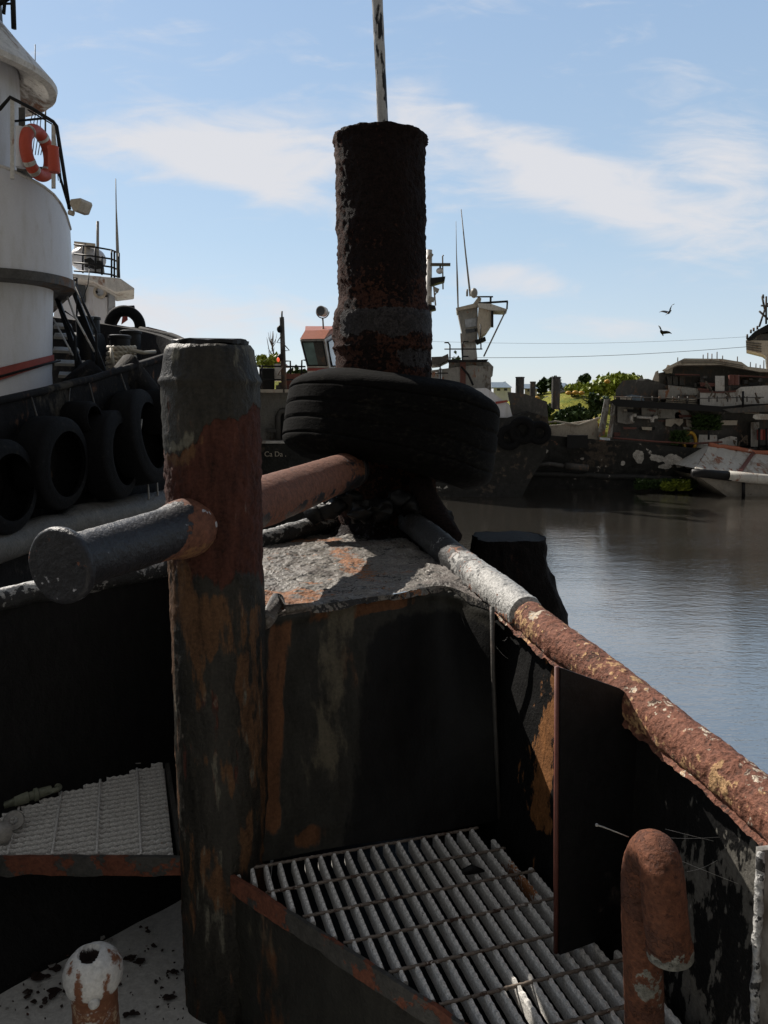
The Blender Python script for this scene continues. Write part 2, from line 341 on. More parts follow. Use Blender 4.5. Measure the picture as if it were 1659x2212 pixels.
# seam weld bead in the corner
mb = MB(); mb.tube([P(1062,1310,2.06)+V((0,0,0)), P(1066,1450,2.05), P(1072,1620,2.05), P(1078,1770,2.045)], .006, 8); mb.warp(.004, 40)
mb.build('weld_seam', M['dgrey'], boat, True)
# --- cap rail right: pale far length, rusty near length
def raillen(u0, u1, rad, name, mat, fld, seed, nn=220, lip=False):
    pts = [interp(railR, u0+(u1-u0)*i/nn) for i in range(nn+1)]
    m = MB(); m.tube(pts, rad, 40, True, fld=fld)
    c = 0
    for i in range(nn+1):
        for k in range(40):
            q = m.v[i*40+k]; d = (q-pts[i]).normalized()
            h = .0024*fb(q, 22, 5, seed)+.0020*fb(q, 90, 3, seed+5)
            if lip:
                a = 2*math.pi*k/40
                if math.sin(a) < -.35 : h += .003*(1+fb(q, 30, 3, seed+2))
            m.v[i*40+k] = q+d*h
    return m.build(name, mat, boat, True)
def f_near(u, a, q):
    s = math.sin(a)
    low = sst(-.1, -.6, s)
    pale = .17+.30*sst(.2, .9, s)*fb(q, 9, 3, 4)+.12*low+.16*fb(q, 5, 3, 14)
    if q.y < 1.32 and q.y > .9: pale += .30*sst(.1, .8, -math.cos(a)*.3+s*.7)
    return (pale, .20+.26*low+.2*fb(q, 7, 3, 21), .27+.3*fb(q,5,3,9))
uj = 0
for i in range(1000):
    if interp(railR, i/1000).y < 2.02: uj = i/1000; break
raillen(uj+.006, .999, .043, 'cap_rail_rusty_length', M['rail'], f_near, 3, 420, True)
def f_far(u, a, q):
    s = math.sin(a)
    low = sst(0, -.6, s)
    return (.22+.25*sst(2.35, 2.55, q.y)+.3*fb(q,8,3,2), .16+.35*low+.5*math.exp(-((q.y-2.55)/.06)**2)*sst(-.2,.5,s), .18+.25*low+.5*sst(2.42,2.6,q.y))  # far end darkened: the shade on it is put into the colour
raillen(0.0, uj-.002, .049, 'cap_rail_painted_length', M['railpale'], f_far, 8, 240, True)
# lip flange hanging below the rail
def lipfn(u, v):
    c = interp(railR, .23+u*.76); a = interp(railR, min(1, .23+u*.76+.01))-c; nrm = V((-a.y, a.x, 0)).normalized()
    if nrm.x > 0: nrm = -nrm
    c = c+nrm*(.030+.012*v)+V((0,0,-.030-(.014+.010*fb(c, 14, 4, 5))*v)); return c+V((1,1,1))*.003*fb(c, 40, 3, 7)
mb = MB(); mb.grid(lipfn, 500, 5, lambda u, v, q: (.2+.3*nz(q,20), .3, .2)); mb.build('rail_lip', M['rail'], boat, True)

# --- left bulwark and rail
railL = [V((.02,3.42,3.50)), V((-.13,3.40,3.49)), V((-.27,3.28,3.49)), V((-.42,3.05,3.48)), V((-.74,2.58,3.45)), V((-1.14,2.17,3.435)), V((-1.55,1.65,3.42)), V((-1.95,.9,3.38)), V((-2.1,-.2,3.36)), V((-2.15,-1.8,3.34))]
def bulL(u, v):
    a = interp(railL, u)
    if v > .66: k = (v-.66)/.34; q = V((a.x*.99+.0, a.y-.10, ZG)).lerp(a, k)
    elif v > .33: k = (v-.33)/.33; q = V((a.x*.99+.06, a.y-.30, ZF)).lerp(V((a.x*.99, a.y-.10, ZG)), k)
    else: k = v/.33; q = V((a.x*.99+.06, a.y-.30, -.5)).lerp(V((a.x*.99+.06, a.y-.30, ZF)), k)
    return q
mb = MB(); mb.grid(bulL, 110, 60, lambda u, v, q: (.05*nz(q, 3), 0, .28 if (q.z < 2.75 and nz(q, 14, 2) > .42) else (.12 if q.z < 2.8 else 0)))
for i in range(len(mb.v)):
    q = mb.v[i]; mb.v[i] = q+V((.7,-.7,0))*(.006*fb(q, 5, 4, 2))
mb.add([q+V((-.018,.01,0)) for q in mb.v], [f[::-1] for f in mb.f], list(mb.a))
mb.build('bulwark', M['bulwark'], boat, True)
pts = [interp(railL, i/260) for i in range(261)]
mb = MB(); mb.tube(pts, .034, 32, True, fld=lambda u, a, q: (.34, .05, .32+.3*sst(.75,.2,math.sin(a))))  # pale on top, black below: light along the top edge painted in
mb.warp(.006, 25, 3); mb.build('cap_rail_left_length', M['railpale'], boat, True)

# --- corner box: front wall and flaking top plate
Zp = 3.45
top_l = Q(395,1345,Zp); 
topline = [Q(500,1348,Zp), Q(554,1343,Zp), Q(606,1322,Zp), Q(730,1300,Zp), Q(860,1282,Zp), Q(960,1266,Zp), V((.30,2.13,Zp-.02))]
botline = [Q(405,1885,ZG), Q(500,1872,ZG), Q(585,1858,ZG), Q(660,1843,ZG), Q(800,1820,ZG), Q(940,1797,ZG), V((.326,2.05,ZG))]
def wallfn(u, v):
    a = interp(topline, u); b = interp(botline, u)
    q = b.lerp(a, v) if v >= 0 else b+(b-a)*(-v)
    # swelling buckles near the top edge
    return q+V((0,-1,0))*(.010*fb(q, 3.5, 4, 3)+.02*math.exp(-((v-.97)/.03)**2)*(.5+.8*fb(q, 9, 3, 6)))
def wallfld(u, v, q):
    # vertical run-off streaks, brown and olive-grey; black layer over the right half
    s = u*1.0
    br = .66*math.exp(-((s-.325)/.05)**2)*sst(.02,.2,v)*sst(1.02,.9,v) + .30*math.exp(-((s-.55)/.05)**2)*sst(.45,.8,v)
    br += .55*math.exp(-((s-.50)/.06)**2-((v-.06)/.05)**2)
    br += .6*math.exp(-((s-.55)/.12)**2)*sst(.9,.96,v)
    og = .42*math.exp(-((s-.52)/.09)**2)*sst(0,.4,v) + .3*math.exp(-((s-.30)/.03)**2)*sst(.2,.6,v)
    bk = .75*sst(.52,.66,s)*sst(1.0,.8,v)+.35*math.exp(-((s-.33)/.03)**2)
    if abs(s-.66) < .07 and .93 < v < .985: br += .35
    return (br, og, bk)
mb = MB(); mb.grid(wallfn, 160, 110, wallfld); 
mb.build('corner_box_wall', M['wall'], boat, True)
def platefn(u, v):
    a = interp(topline, u)+V((0,-.012,0))
    bx = [V((-.66,2.46,Zp)), V((-.50,2.82,Zp)), V((-.33,3.16,Zp)), V((-.08,3.36,Zp)), V((.08,3.10,Zp)), V((.235,2.45,Zp))]
    if v < 0: return a
    b = interp(bx, u); q = a.lerp(b, v)
    t = fb(q, 14, 5, 3); t2 = fb(q, 42, 4, 8)
    st = math.floor((t+fb(q, 5, 3, 2))*3.2)/3.2
    h = .009*st+.002*t2+.0012*fb(q, 90, 3, 5)+.018*sst(.12, 0, v)*(.6*fb(q, 11, 4, 9))
    return q+V((0, -.012*sst(.08,0,v)*fb(q,16,4,4), h))
def platefld(u, v, q):
    o = .10+.62*math.exp(-((q.x+.30)/.10)**2-((q.y-2.10)/.16)**2)+.52*math.exp(-((q.x+.14+.25*(q.y-2.75))/.05)**2-((q.y-2.70)/.30)**2)
    o += .5*math.exp(-((q.y-3.12)/.05)**2)*sst(-.1,-.25,q.x)
    cr = abs(fb((q.x*1, q.y*2.6, 0), 5, 4, 12)); cr2 = abs(fb((q.x*1, q.y*2.2, 3), 12, 3, 2))
    blk = .15+.55*sst(.035,.0,cr)+.35*sst(.03,0,cr2)+.25*sst(.03,0,v)+.3*sst(2.9,3.2,q.y)*sst(-.25,0,q.x)
    g = .14+.5*sst(.10,.3,q.x)
    return (o, blk*.8+.05, g)
mb = MB(); mb.grid(platefn, 300, 300, platefld); 
mb.build('corner_box_top', M['plate'], boat, True)
# curled edge flap under the plate lip
def lip2(u, v):
    a = interp(topline, u); return a+V((0, -.016-.010*fb(a, 12, 3, 1)*v, .004-(.014+.02*max(0, fb(a, 6, 4, 7)))*v))
mb = MB(); mb.grid(lip2, 240, 6, lambda u, v, q: (.05+.5*math.exp(-((u-.72)/.06)**2)+.25*math.exp(-((u-.42)/.12)**2), .42, .1)); mb.build('corner_box_lip', M['plate'], boat, True)

# --- near bitt post
PX, PY, PR = -.425, 1.90, .119
def zy(y): return P(480, y, 1.785).z
zt = P(460, 748, 1.9).z
def postfld(a, z, q):
    # a = angle round the post; front (towards us) is -pi/2, left side is -pi
    w = (a+math.pi/2)/(math.pi/2)           # -1 left .. 0 front .. 1 right
    if w > 2: w -= 4
    zb = zy(965)-(zy(965)-zy(880))*(w*1.0)*-1
    zb = zy(965)+(zy(885)-zy(965))*sst(-.55, .75, w)+.03*(fb((w*2, z, 0), 1.5, 3, 4)) + (zy(985)-zy(965))*math.exp(-((w+.45)/.3)**2)
    rust = sst(zb+.012, zb-.012, z)*sst(zy(1265)-.03, zy(1240)+.02, z+.03*fb((w*2.5, z*3, 1), 1.3, 3))*.95
    tan = sst(zy(1195)+.03, zy(1235), z)*sst(zy(1500), zy(1330), z+.10*w+.02)*sst(.15, -.35, w)*.75
    tan += .62*sst(-.50, -.85, w+.06*fb((z*6, 0, 0), 1, 4, 3))*sst(zy(1260), zy(1300), z)*(.75+.5*fb((w,z*4,2),2,3))  # tan down the left edge: its sunlit sliver put into the colour
    tan += .55*math.exp(-((z-zb+.012)/.018)**2)*sst(.2, -.2, w)
    tan += .52*math.exp(-((w-.1)/.35)**2)*sst(zy(1260),zy(1300),z)*sst(zy(1470),zy(1380),z)
    tan += .62*max(0, fb((w*3, z*4, 5), 1.2, 4))*sst(zy(1300), zy(1360), z)*2+.06
    tan += .5*sst(.40,.62,w)*sst(.95,.8,w)*sst(zy(1300),zy(1345),z)*(.7+.6*fb((w,z*2,2),2,3))
    pale = .50*math.exp(-((z-zb-.022)/.014)**2)*sst(.1, -.25, w)+.30*sst(zy(800), zy(770), z)*max(0, fb((w*3, z*9, 7), 1.4, 3))*2+.28*sst(.3,.6,w)*sst(zy(900),zy(800),z)
    pale += .5*max(0, fb((w*4, z*3, 9), 1.3, 4)-.1)*sst(zy(1400), zy(1500), z)
    rust += .35*max(0, fb((w*5, z*3, 19), 1.3, 4))*sst(zy(1300), zy(1400), z)*1.6
    return (rust, tan, pale)
prof = [(.0, zt-.004), (.092, zt-.004), (.100, zt), (.107, zt-.012)]
zz = zt-.02
prof += [(.110, zt-.03), (.114, zt-.055), (PR+.001, zt-.075), (PR+.005, zt-.083), (PR+.005, zt-.088), (PR, zt-.096)]
z = zt-.11
while z > ZF-.02: prof.append((PR, z)); z -= .0075
mb = MB(); mb.lathe(prof, (PX, PY, 0), 150, a0=-math.pi, a1=math.pi, fld=postfld)
for i in range(len(mb.v)):
    q = mb.v[i]; d = V((q.x-PX, q.y-PY, 0))
    if d.length > .05:
        d.normalize(); f = mb.a[i]
        mb.v[i] = q+d*(.0010*fb(q, 9, 4, 1)+.0016*fb(q, 60, 3, 2)*(1+2*f[0])-.002*min(1, f[0]+f[1])+.004*max(0, fb(q, 26, 3, 6)-.25))+V((0,0,.004*fb(q, 25, 3, 4) if q.z > zt-.04 else 0))
post = mb.build('bitt_post', M['post'], boat, True)
mb = MB()
pl = [V((PX+.092*math.cos(a)*(1+.06*nz((a*2,0,0), 1)), PY+.088*math.sin(a)*(1+.1*nz((a*3,1,0), 1)), zt+.003)) for a in [2*math.pi*i/40 for i in range(40)]]
mb.slab(pl, (0,0,.010)); mb.warp(.006, 30, 2); mb.build('post_cap', M['black'], boat)
# weld fillet between post and box wall
mb = MB(); mb.tube([Q(575,1345,Zp-.01), Q(600,1300,Zp+.004), Q(618,1318,Zp+.006), Q(700,1302,Zp+.002)], [.02,.026,.016,.008], 12, fld=lambda u, a, q: (0,.2,.2)); mb.warp(.008, 30, 1)
mb.build('weld_fillet', M['plate'], boat, True)
# plate edge sticking out left of the post
mb = MB(); mb.slab([P(371,1238,2.0), P(384,1240,2.0), P(395,1850,2.0), P(384,1850,2.0)], (0,.012,0)); 
mb.build('box_plate_edge', M['beam'], boat)

# --- cross pipe
A0 = P(134, 1221, 1.42); dirp = (V((-.125, 2.296, CZ-.204))-V((-.425, 1.90, CZ-.286))).normalized()
c0 = V((-.425, 1.90, CZ-.286)); A1 = V((-.135, 3.12, CZ-.262))
path = [A0.lerp(c0, i/70) for i in range(70)]+[c0.lerp(A1, i/90) for i in range(91)]
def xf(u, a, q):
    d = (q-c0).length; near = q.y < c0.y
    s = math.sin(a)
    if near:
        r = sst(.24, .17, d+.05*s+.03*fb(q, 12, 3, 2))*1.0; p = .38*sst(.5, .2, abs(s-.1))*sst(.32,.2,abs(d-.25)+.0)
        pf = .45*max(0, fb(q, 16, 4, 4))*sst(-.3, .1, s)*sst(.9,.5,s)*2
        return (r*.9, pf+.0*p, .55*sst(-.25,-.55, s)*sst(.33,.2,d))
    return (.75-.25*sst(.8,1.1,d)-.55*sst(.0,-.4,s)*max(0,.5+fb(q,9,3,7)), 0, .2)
radn = [(.053+.009*(p-A0).length/.55 if p.y < c0.y else .061+.013*sst(.1,.35,(p-c0).length))+(.012*sst(.09, 0, abs((p-c0).length-.125))) for p in path]
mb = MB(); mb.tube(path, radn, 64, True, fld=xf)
for i, p in enumerate(path):
    for k in range(64):
        q = mb.v[i*64+k]; d = (q-p).normalized(); mb.v[i*64+k] = q+d*(.0013*fb(q, 16, 4, 3)+.0009*fb(q, 80, 3, 1))
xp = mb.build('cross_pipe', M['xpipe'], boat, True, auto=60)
# flange disc on the near end
ax = (c0-A0).normalized(); rotq = V((0,0,1)).rotation_difference(-ax).to_matrix().to_4x4()
prof = [(.0001, .012), (.05, .0125), (.078, .012), (.083, .008), (.0845, 0), (.083, -.008), (.078, -.011), (.055, -.011)]
prof = [(r*.885, z) for i, (r, z) in enumerate(prof)]
pr2 = []
for i in range(24): pr2.append((.0001+.070*i/24, .0125))
pr2 += prof[2:]
mb = MB(); mb.lathe(pr2, A0, 80, M=rotq, fld=lambda a, z, q: (.15+.3*max(0, nz(q, 16)), .22+.35*max(0,nz(q,14,5)) if q.z < A0.z-.02 else .1, .1))
mb.warp(.0012, 22, 2)
mb.build('flange', M['xpipe'], xp, True, auto=50)
# far end cap of the cross pipe
mb = MB(); mb.lathe([(.0001,-.014),(.07,-.013),(.076,-.006),(.076,.004),(.06,.008)], A1, 40, M=rotq, fld=lambda a, z, q: (.2, 0, 0)); mb.warp(.003, 30, 2)
mb = MB(); mb.tube([A1-V((.01,.06,0)), A1], .078, 24); mb.build('end_cap', M['xpipe'], xp, True, auto=50)

# --- tall bitt with collar, tyre hung on it
TX, TY = .0, 3.40
ztt = P(828, 300, 3.40).z
def rT(z):
    base = .187
    zz1 = P(830,655,3.4).z; zz2 = P(830,690,3.4).z
    r = base+.026*sst(zz1+.02, zz2, z)-.006*sst(P(830,735,3.4).z, P(830,745,3.4).z-.01, z)+.016*sst(P(830,790,3.4).z,P(830,1000,3.4).z,z)
    r += .010*math.exp(-((z-P(830,752,3.4).z)/.008)**2)
    if z > ztt-.03: r += .010*sst(ztt-.03, ztt-.02, z)
    return r
prof = [(.0001, ztt+.004), (.1, ztt+.003), (.18, ztt+.002)]
z = ztt
while z > 3.40: prof.append((rT(z), z)); z -= .009
def tallfld(a, z, q):
    w = (a+math.pi/2)/(math.pi/2)
    zc1 = P(830,690,3.4).z; zc2 = P(830,728,3.4).z; zc3 = P(830,765,3.4).z
    g = .8*sst(zc1+.05, zc1+.0, z)*sst(zc2-.03, zc2+.02, z+.03*fb((w*2, z*2, 0), 1.5, 3))*sst(-.75,-.5, w)
    g += .6*sst(zc3+.03, zc3, z)*sst(P(830,795,3.4).z-.02,zc3-.05,z)*sst(.0,.3,w)*sst(.9,.6,w)
    r = .22+.45*sst(-.45,-.85,w)+.22*sst(P(830,560,3.4).z, P(830,640,3.4).z, z)  # browner left side: sunlit edge painted in with the rust layer
    return (r, g, 0)
mb = MB(); mb.lathe(prof, (TX, TY, 0), 140, a0=-math.pi, a1=math.pi, fld=tallfld)
lean = .0
for i in range(len(mb.v)):
    q = mb.v[i]; d = V((q.x-TX, q.y-TY, 0)); dx = -.026*(q.z-CZ)*.6
    if d.length > .05 and q.z < ztt+.001:
        d.normalize(); f = mb.a[i]
        k = 1-min(1, f[1])*.8
        q = q+d*((.007*fb(q, 10, 5, 1)+.008*abs(fb(q, 26, 4, 2))+.004*fb(q, 70, 3, 8))*k)
        if q.z > ztt-.03: q = q+V((0,0,.006*fb(q, 18, 3, 4)))+d*.006*fb(q, 30, 3, 2)
    mb.v[i] = q+V((dx, 0, 0))
tall = mb.build('tall_bitt', M['tall'], boat, True)
# foot of the tall bitt: dark stool and weld lumps
mb = MB(); mb.lathe([(.20,3.70),(.215,3.62),(.22,3.5),(.26,3.46),(.30,3.44)], (TX+.01, TY, 0), 80, fld=lambda a,z,q: (.1,.35,0)); mb.warp(.02, 14, 2)
mb.build('bitt_foot', M['tall'], boat, True)
mb = MB()
for (x, y, Y, r) in ((690,1112,3.1,.045),(715,1095,3.1,.05),(760,1085,3.1,.05),(860,1082,3.1,.045),(900,1095,3.1,.05),(930,1110,3.1,.06),(820,1100,3.05,.05),(780,1105,3.05,.05)):
    mb.ball(P(x, y, Y), r, 16, (1.2,1,.8))
mb.warp(.03, 18, 6, 4); mb.build('weld_lumps', M['black'], boat, True)
mb = MB(); mb.tube([P(905,1035,3.12), P(925,1085,3.08), P(955,1130,2.98), P(985,1165,2.88)], [.045,.05,.045,.03], 20); mb.warp(.012, 14, 3); mb.build('corner_bracket', M['tall'], boat, True)
# peeling pole rising out of the bitt
mb = MB(); b0 = V((P(827,262,3.40).x, TY, ztt-.35)); 
d0 = P(815,0,3.40)-P(827,262,3.40)
p0 = P(827,262,3.40)-d0*.4; p1 = P(827,262,3.40)+d0*1.7
mb.tube([p0.lerp(p1, i/40) for i in range(41)], .0225, 16); mb.warp(.0015, 12)
mb.build('flag_pole', M['pole'], boat, True)

# --- stiffener web standing on the grating
w0 = V((.377,1.51,ZG+.006)); w1 = V((.556,1.592,ZG+.006)); tp0 = P(1206,1440,1.51); 
railw = P(1395,1540,1.60)
mb = MB(); poly = [w0, w1, V((.60,1.61,3.32)), V((.50,1.57,3.40)), tp0]
nrm = (w1-w0).cross(V((0,0,1))).normalized()*.008
mb.slab(poly, nrm); mb.build('stiffener', M['black'], boat)
mb = MB(); mb.tube([w0+V((-.004,0,0)), w0.lerp(tp0, .5)+V((-.003,0,0)), tp0+V((-.003,0,0))], .0052, 8); mb.warp(.0015, 40); mb.build('stiffener_edge', M['brown'], boat, True)
# near frame, pale edge at the right border
f0 = P(1626,2300,1.02); f1 = P(1641,1838,1.12)
mb = MB(); mb.slab([f0, f0+V((.14,.02,0)), f1+V((.10,.02,.0)), f1], (0,.012,0)); mb.build('frame_web', M['grey'], boat)
mb = MB(); mb.tube([(f0+V((-.001,-.004,0))).lerp(f1+V((-.001,-.004,0)), i/80) for i in range(81)], .0062, 12, fld=lambda u, a, q: (.36, .1, .3)); mb.warp(.0035, 60); mb.build('frame_edge', M['railpale'], boat, True)

# --- diagonal edge beam, riser under it, deck floor
g0 = Q(455,1862,ZG+.006); g1 = Q(1010,2222,ZG+.006); gd = (g1-g0).normalized(); gnorm = V((-gd.y, gd.x, 0)); 
if gnorm.y < 0: gnorm = -gnorm
g2 = g1+gd*.9
def beamfn(a, b, h, t, seed):
    m = MB(); N = 160; side = V((-(b-a).normalized().y, (b-a).normalized().x, 0))
    if side.y < 0: side = -side
    secs = [(0,0),(-h,0),(-h,t),(0,t)]
    vs = []
    for i in range(N+1):
        c = a.lerp(b, i/N)
        for (dz, dy) in ((0,0),(-h*.33,0),(-h*.66,0),(-h,0),(-h,t),(0,t)):
            rag = .010*max(-1,fb(c, 9, 4, seed)) if dz == -h else .002*fb(c, 20, 3, seed)
            vs.append(c+V((0,0,dz+rag))+side*(dy+.003*fb(c, 13, 3, seed+3)))
    fs = []
    for i in range(N):
        for k in range(6):
            l = (k+1) % 6; fs.append((i*6+k, (i+1)*6+k, (i+1)*6+l, i*6+l))
    m.add(vs, fs, [(.25+.35*max(0, fb(q, 5, 3, seed+9)), 0, 0) for q in vs])
    return m
beamfn(g0, g2, .050, .010, 3).build('edge_beam', M['beam'], boat)
b0 = Q(-260,1850,ZG+.004); b1 = Q(422,1857,ZG+.004)
beamfn(V((-1.75, 1.866, ZG+.004)), V((-.505,1.866,ZG+.004)), .050, .012, 8).build('shelf_beam', M['beam'], boat)
mb = MB(); 
def riserfn(u, v):
    a = g0.lerp(g2, u)+gnorm*.012; return V((a.x, a.y, ZF-.0+(ZG-.03-ZF)*v))+gnorm*.006*fb(a+V((0,0,v)), 4, 3)
mb.grid(riserfn, 90, 30, lambda u, v, q: (.35*math.exp(-((u-.12)/.05)**2)+.25*math.exp(-((u-.3)/.05)**2), .28*max(0,fb(q,3,3,2))+.1, .3*sst(.2,.5,u)))
mb.build('riser_plate', M['wall'], boat, True)
mb = MB(); r0, r1 = V((g0.x, g0.y, 0)), V((g2.x, g2.y, 0))
mb.add([V((-2.3,-2,ZF)), V((.3,-2,ZF)), V((r1.x,r1.y,ZF)), V((r0.x,r0.y,ZF)), V((-.36,2.0,ZF)), V((-.42,2.95,ZF)), V((-.72,2.45,ZF)), V((-1.15,1.95,ZF)), V((-1.62,1.4,ZF)), V((-2.3,.2,ZF))], [tuple(range(10))])
mb.build('deck_floor', M['deckpaint'], boat)
mb = MB(); mb.slab([V((-2.1,-2,ZF-.03)), V((.80,-2,ZF-.03)), V((.80,.6,ZF-.03)), V((.66,1.2,ZF-.03)), V((.55,1.65,ZF-.03)), V((.34,2.1,ZF-.03)), V((.16,2.9,ZF-.03)), V((-.1,3.3,ZF-.03)), V((-.3,3.0,ZF-.03)), V((-1.2,2.0,ZF-.03)), V((-1.9,.9,ZF-.03))], (0,0,-.02)); mb.build('under_floor', M['black'], boat)  # coloured black to stand for the shade beneath the grating
mb = MB(); mb.slab([V((-1.13,1.73,ZF)), V((-1.085,1.79,ZF)), V((-1.05,1.76,ZG-.02)), V((-1.095,1.70,ZG-.02))], (.02,-.008,0)); mb.build('frame_rib', M['beam'], boat)

# --- mushroom vent
vx, vy = -.672, 1.60
def ventf(a, z, q):
    if a > math.pi: a -= 2*math.pi
    hole = 1 if ((q.x-vx+.004)**2+(q.y-vy+.005)**2)**.5 < .026+.010*nz(q, 40) and q.z > 2.73 else 0  # torn hole as a dent, its dark inside put into the colour
    rust = .62 if z < 2.645 else .40*math.exp(-((z-2.655)/.02)**2)+.45*max(0,nz(q,14,4))*2*(1 if z < 2.70 else .6)+.08+.6*math.exp(-((a+1.75)/.22)**2)*sst(2.752,2.705,z)+.5*math.exp(-((a+.75)/.2)**2)*sst(2.74,2.70,z)
    return (max(rust*(0 if hole else 1), 0), hole, .25*sst(2.69,2.65,z))
prof = []
for i in range(40):
    t = i/39*math.pi*.60; prof.append((max(.0001, .066*math.sin(t)), 2.700+.062*math.cos(t)+.0))
prof += [(.060,2.672),(.052,2.662),(.050,2.655),(.0515,2.648)]
z = 2.64
while z > ZF+.01: prof.append((.051+.012*sst(2.46,2.41,z), z)); z -= .01
mb = MB(); mb.lathe(prof, (vx, vy, 0), 90, fld=ventf)
for i in range(len(mb.v)):
    q = mb.v[i]
    if mb.a[i][1] > .5: mb.v[i] = q-V((0,0,.035))+V((0,0,.012*nz(q,50)))
    else: mb.v[i] = q+V((.002*fb(q, 30, 3, 1), .002*fb(q, 30, 3, 6), .003*fb(q, 22, 3, 9)))
mb.ball(V((vx+.022, vy-.058, 2.672)), .013, 12); 
mb.build('mushroom_vent', M['whiterust'], boat, True)

# --- gooseneck vent pipe
ctr = [(1392,2290,1.20),(1392,2200,1.21),(1389,2080,1.215),(1386,1980,1.22),(1386,1900,1.22),(1392,1862,1.215),(1404,1840,1.195),(1418,1845,1.17),(1428,1880,1.15),(1433,1930,1.14),(1438,1985,1.135),(1445,2035,1.135),(1447,2062,1.135)]
cpts = [P(*c) for c in ctr]; cpts = [V((cpts[0].x+.002, cpts[0].y, ZF))]+cpts
fine = [interp(cpts, i/260) for i in range(261)]
rads = [.0335+.002*sst(0,1,i/260) for i in range(261)]
for i in range(261):
    t = i/260
    if .93 < t: rads[i] += .002
mb = MB(); mb.tube(fine, rads, 48, True, fld=lambda u, a, q: (.10, (.55*sst(.9,.97,u) if u > .6 else .40*max(0,nz(q,9,3))*2), .5*math.exp(-((u-.56)/.03)**2)*max(0,nz(q,20,2))*2))
for i, p in enumerate(fine):
    for k in range(48):
        q = mb.v[i*48+k]; d = (q-p)
        if d.length > 1e-6: d.normalize(); mb.v[i*48+k] = q+d*(.0009*fb(q, 24, 4, 3)+.0008*fb(q, 110, 2, 1))
mb.build('gooseneck_vent', M['vent'], boat, True, auto=60)

# ------------------------------------------------------------------ gratings (lift-out panels)
e1 = V((math.sin(R(17.2)), -math.cos(R(17.2)), 0)); e2 = V((-math.cos(R(17.2)), -math.sin(R(17.2)), 0))
def clip(o, d, tmax, planes):
    t0, t1 = 0.0, tmax
    for (p, n) in planes:
        a = (o-p).dot(n); b = d.dot(n)
        if abs(b) < 1e-9:
            if a < 0: return None
            continue
        t = -a/b
        if b > 0: t0 = max(t0, t)
        else: t1 = min(t1, t)
    return (t0, t1) if t1-t0 > .01 else None
def bar(mb, a, b, th, h, step=.0105, tooth=.0035, rustf=None, sag=0):
    d = (b-a); L = d.length; d.normalize(); s = V((-d.y, d.x, 0))*(th/2); N = max(2, int(L/step)); vs = []; at = []
    for i in range(N+1):
        c = a+d*(L*i/N); tz = tooth if i % 2 else 0
        wv = 1.0+.12*nz(c, 60, 4)
        for q in (c-s*wv+V((0,0,-h)), c+s*wv+V((0,0,-h)), c+s*wv+V((0,0,-.004)), c+s*.55+V((0,0,tz)), c-s*.55+V((0,0,tz)), c-s*wv+V((0,0,-.004))):
            vs.append(q); at.append((rustf(q), .0, 0) if rustf else (0,0,0))
    fs = [(i*6+k, (i+1)*6+k, (i+1)*6+(k+1)%6, i*6+(k+1)%6) for i in range(N) for k in range(6)]
    fs += [tuple(range(6)), tuple(range(N*6+5, N*6-1, -1))]
    mb.add(vs, fs, at)
og = V((.318, 2.035, ZG)); 
gr = thing('floor_grating', (0, 1.6, ZG-.04), 'serrated white steel bar grating with open slots and rusty bars, below the rusty rail', 'grating', None)
planes = [(g0+gnorm*.016, gnorm), (V((0,.92,ZG)), V((0,1,0)))]
for i in range(4, 9):
    a, b = baseR[i], baseR[i+1]; n = V((b.y-a.y, -(b.x-a.x), 0)).normalized()
    if n.x > 0: n = -n
    if i in (4,5,7,8): planes.append((a+n*.018, n))
mb = MB(); mc = MB()
def rustbar(q):
    k = (q-og).dot(e2)
    r = .58*math.exp(-((k-.055)/.028)**2)*(1 if (q-og).dot(e1) < .42 else .2)*sst(-.1,.1,fb(q,5,3,2)+.12)
    return r+.12*max(0, fb(q, 12, 3, 5))
for k in range(-14, 34):
    o = og+e2*(.0362*k+.004)
    c = clip(o, e1, 1.6, planes)
    if c: bar(mb, o+e1*c[0], o+e1*(c[1]-random.uniform(0,.012)), .0118, .034, rustf=rustbar)
mb.build('bearing_bars', M['grate'], gr)
for j in range(0, 13):
    o = og+e1*(.006+.1135*j)-e2*.9
    c = clip(o, e2, 3.0, planes)
    if c:
        a = o+e2*c[0]; b = o+e2*c[1]; L = (b-a).length; N = int(L/.008)
        pts = [a.lerp(b, i/N)+V((0,0,.001+.0012*nz(a.lerp(b, i/N), 90))) for i in range(N+1)]
        mc.tube(pts, [.0036+.001*(i % 2) for i in range(N+1)], 8)
mc.build('cross_rods', M['grate2'], gr, True)
# left shelf grating
gl = thing('shelf_grating', (-.9, 2.1, ZG-.04), 'small closed white serrated grating panel on the left shelf, against the black bulwark', 'grating')
fr = V((-.560,1.885,ZG)); bk = V((-.742,2.415,ZG))
ee = (bk-fr).normalized(); en = V((-ee.y, ee.x, 0)); 
if en.x > 0: en = -en
mb = MB(); mc = MB()
ba, bb = V((-.72,2.41,ZG)), V((-1.16,1.98,ZG))
for k in range(22):
    o = fr+ee*(.004+.0262*k-.08*0)
    for sgn in (1,):
        d = en
        pl2 = [(V((0,1.884,ZG)), V((0,1,0))), (V((-.735,2.43,ZG)), V((.64,-.77,0)).normalized())]
        c = clip(o, d, 1.1, pl2)
        if c: bar(mb, o+d*c[0], o+d*c[1], .008, .022, step=.010, tooth=.004, rustf=lambda q: .3*sst(.05,0,abs((q-fr).dot(en)))*max(0,nz(q,12)+.4))
for k in range(-20, 0):
    o = fr+ee*(.004+.0262*k); pl2 = [(V((0,1.884,ZG)), V((0,1,0))), (V((-.735,2.43,ZG)), V((.64,-.77,0)).normalized())]
    c = clip(o, en, 1.3, pl2)
    if c: bar(mb, o+en*c[0], o+en*c[1], .008, .022, step=.010, tooth=.004)
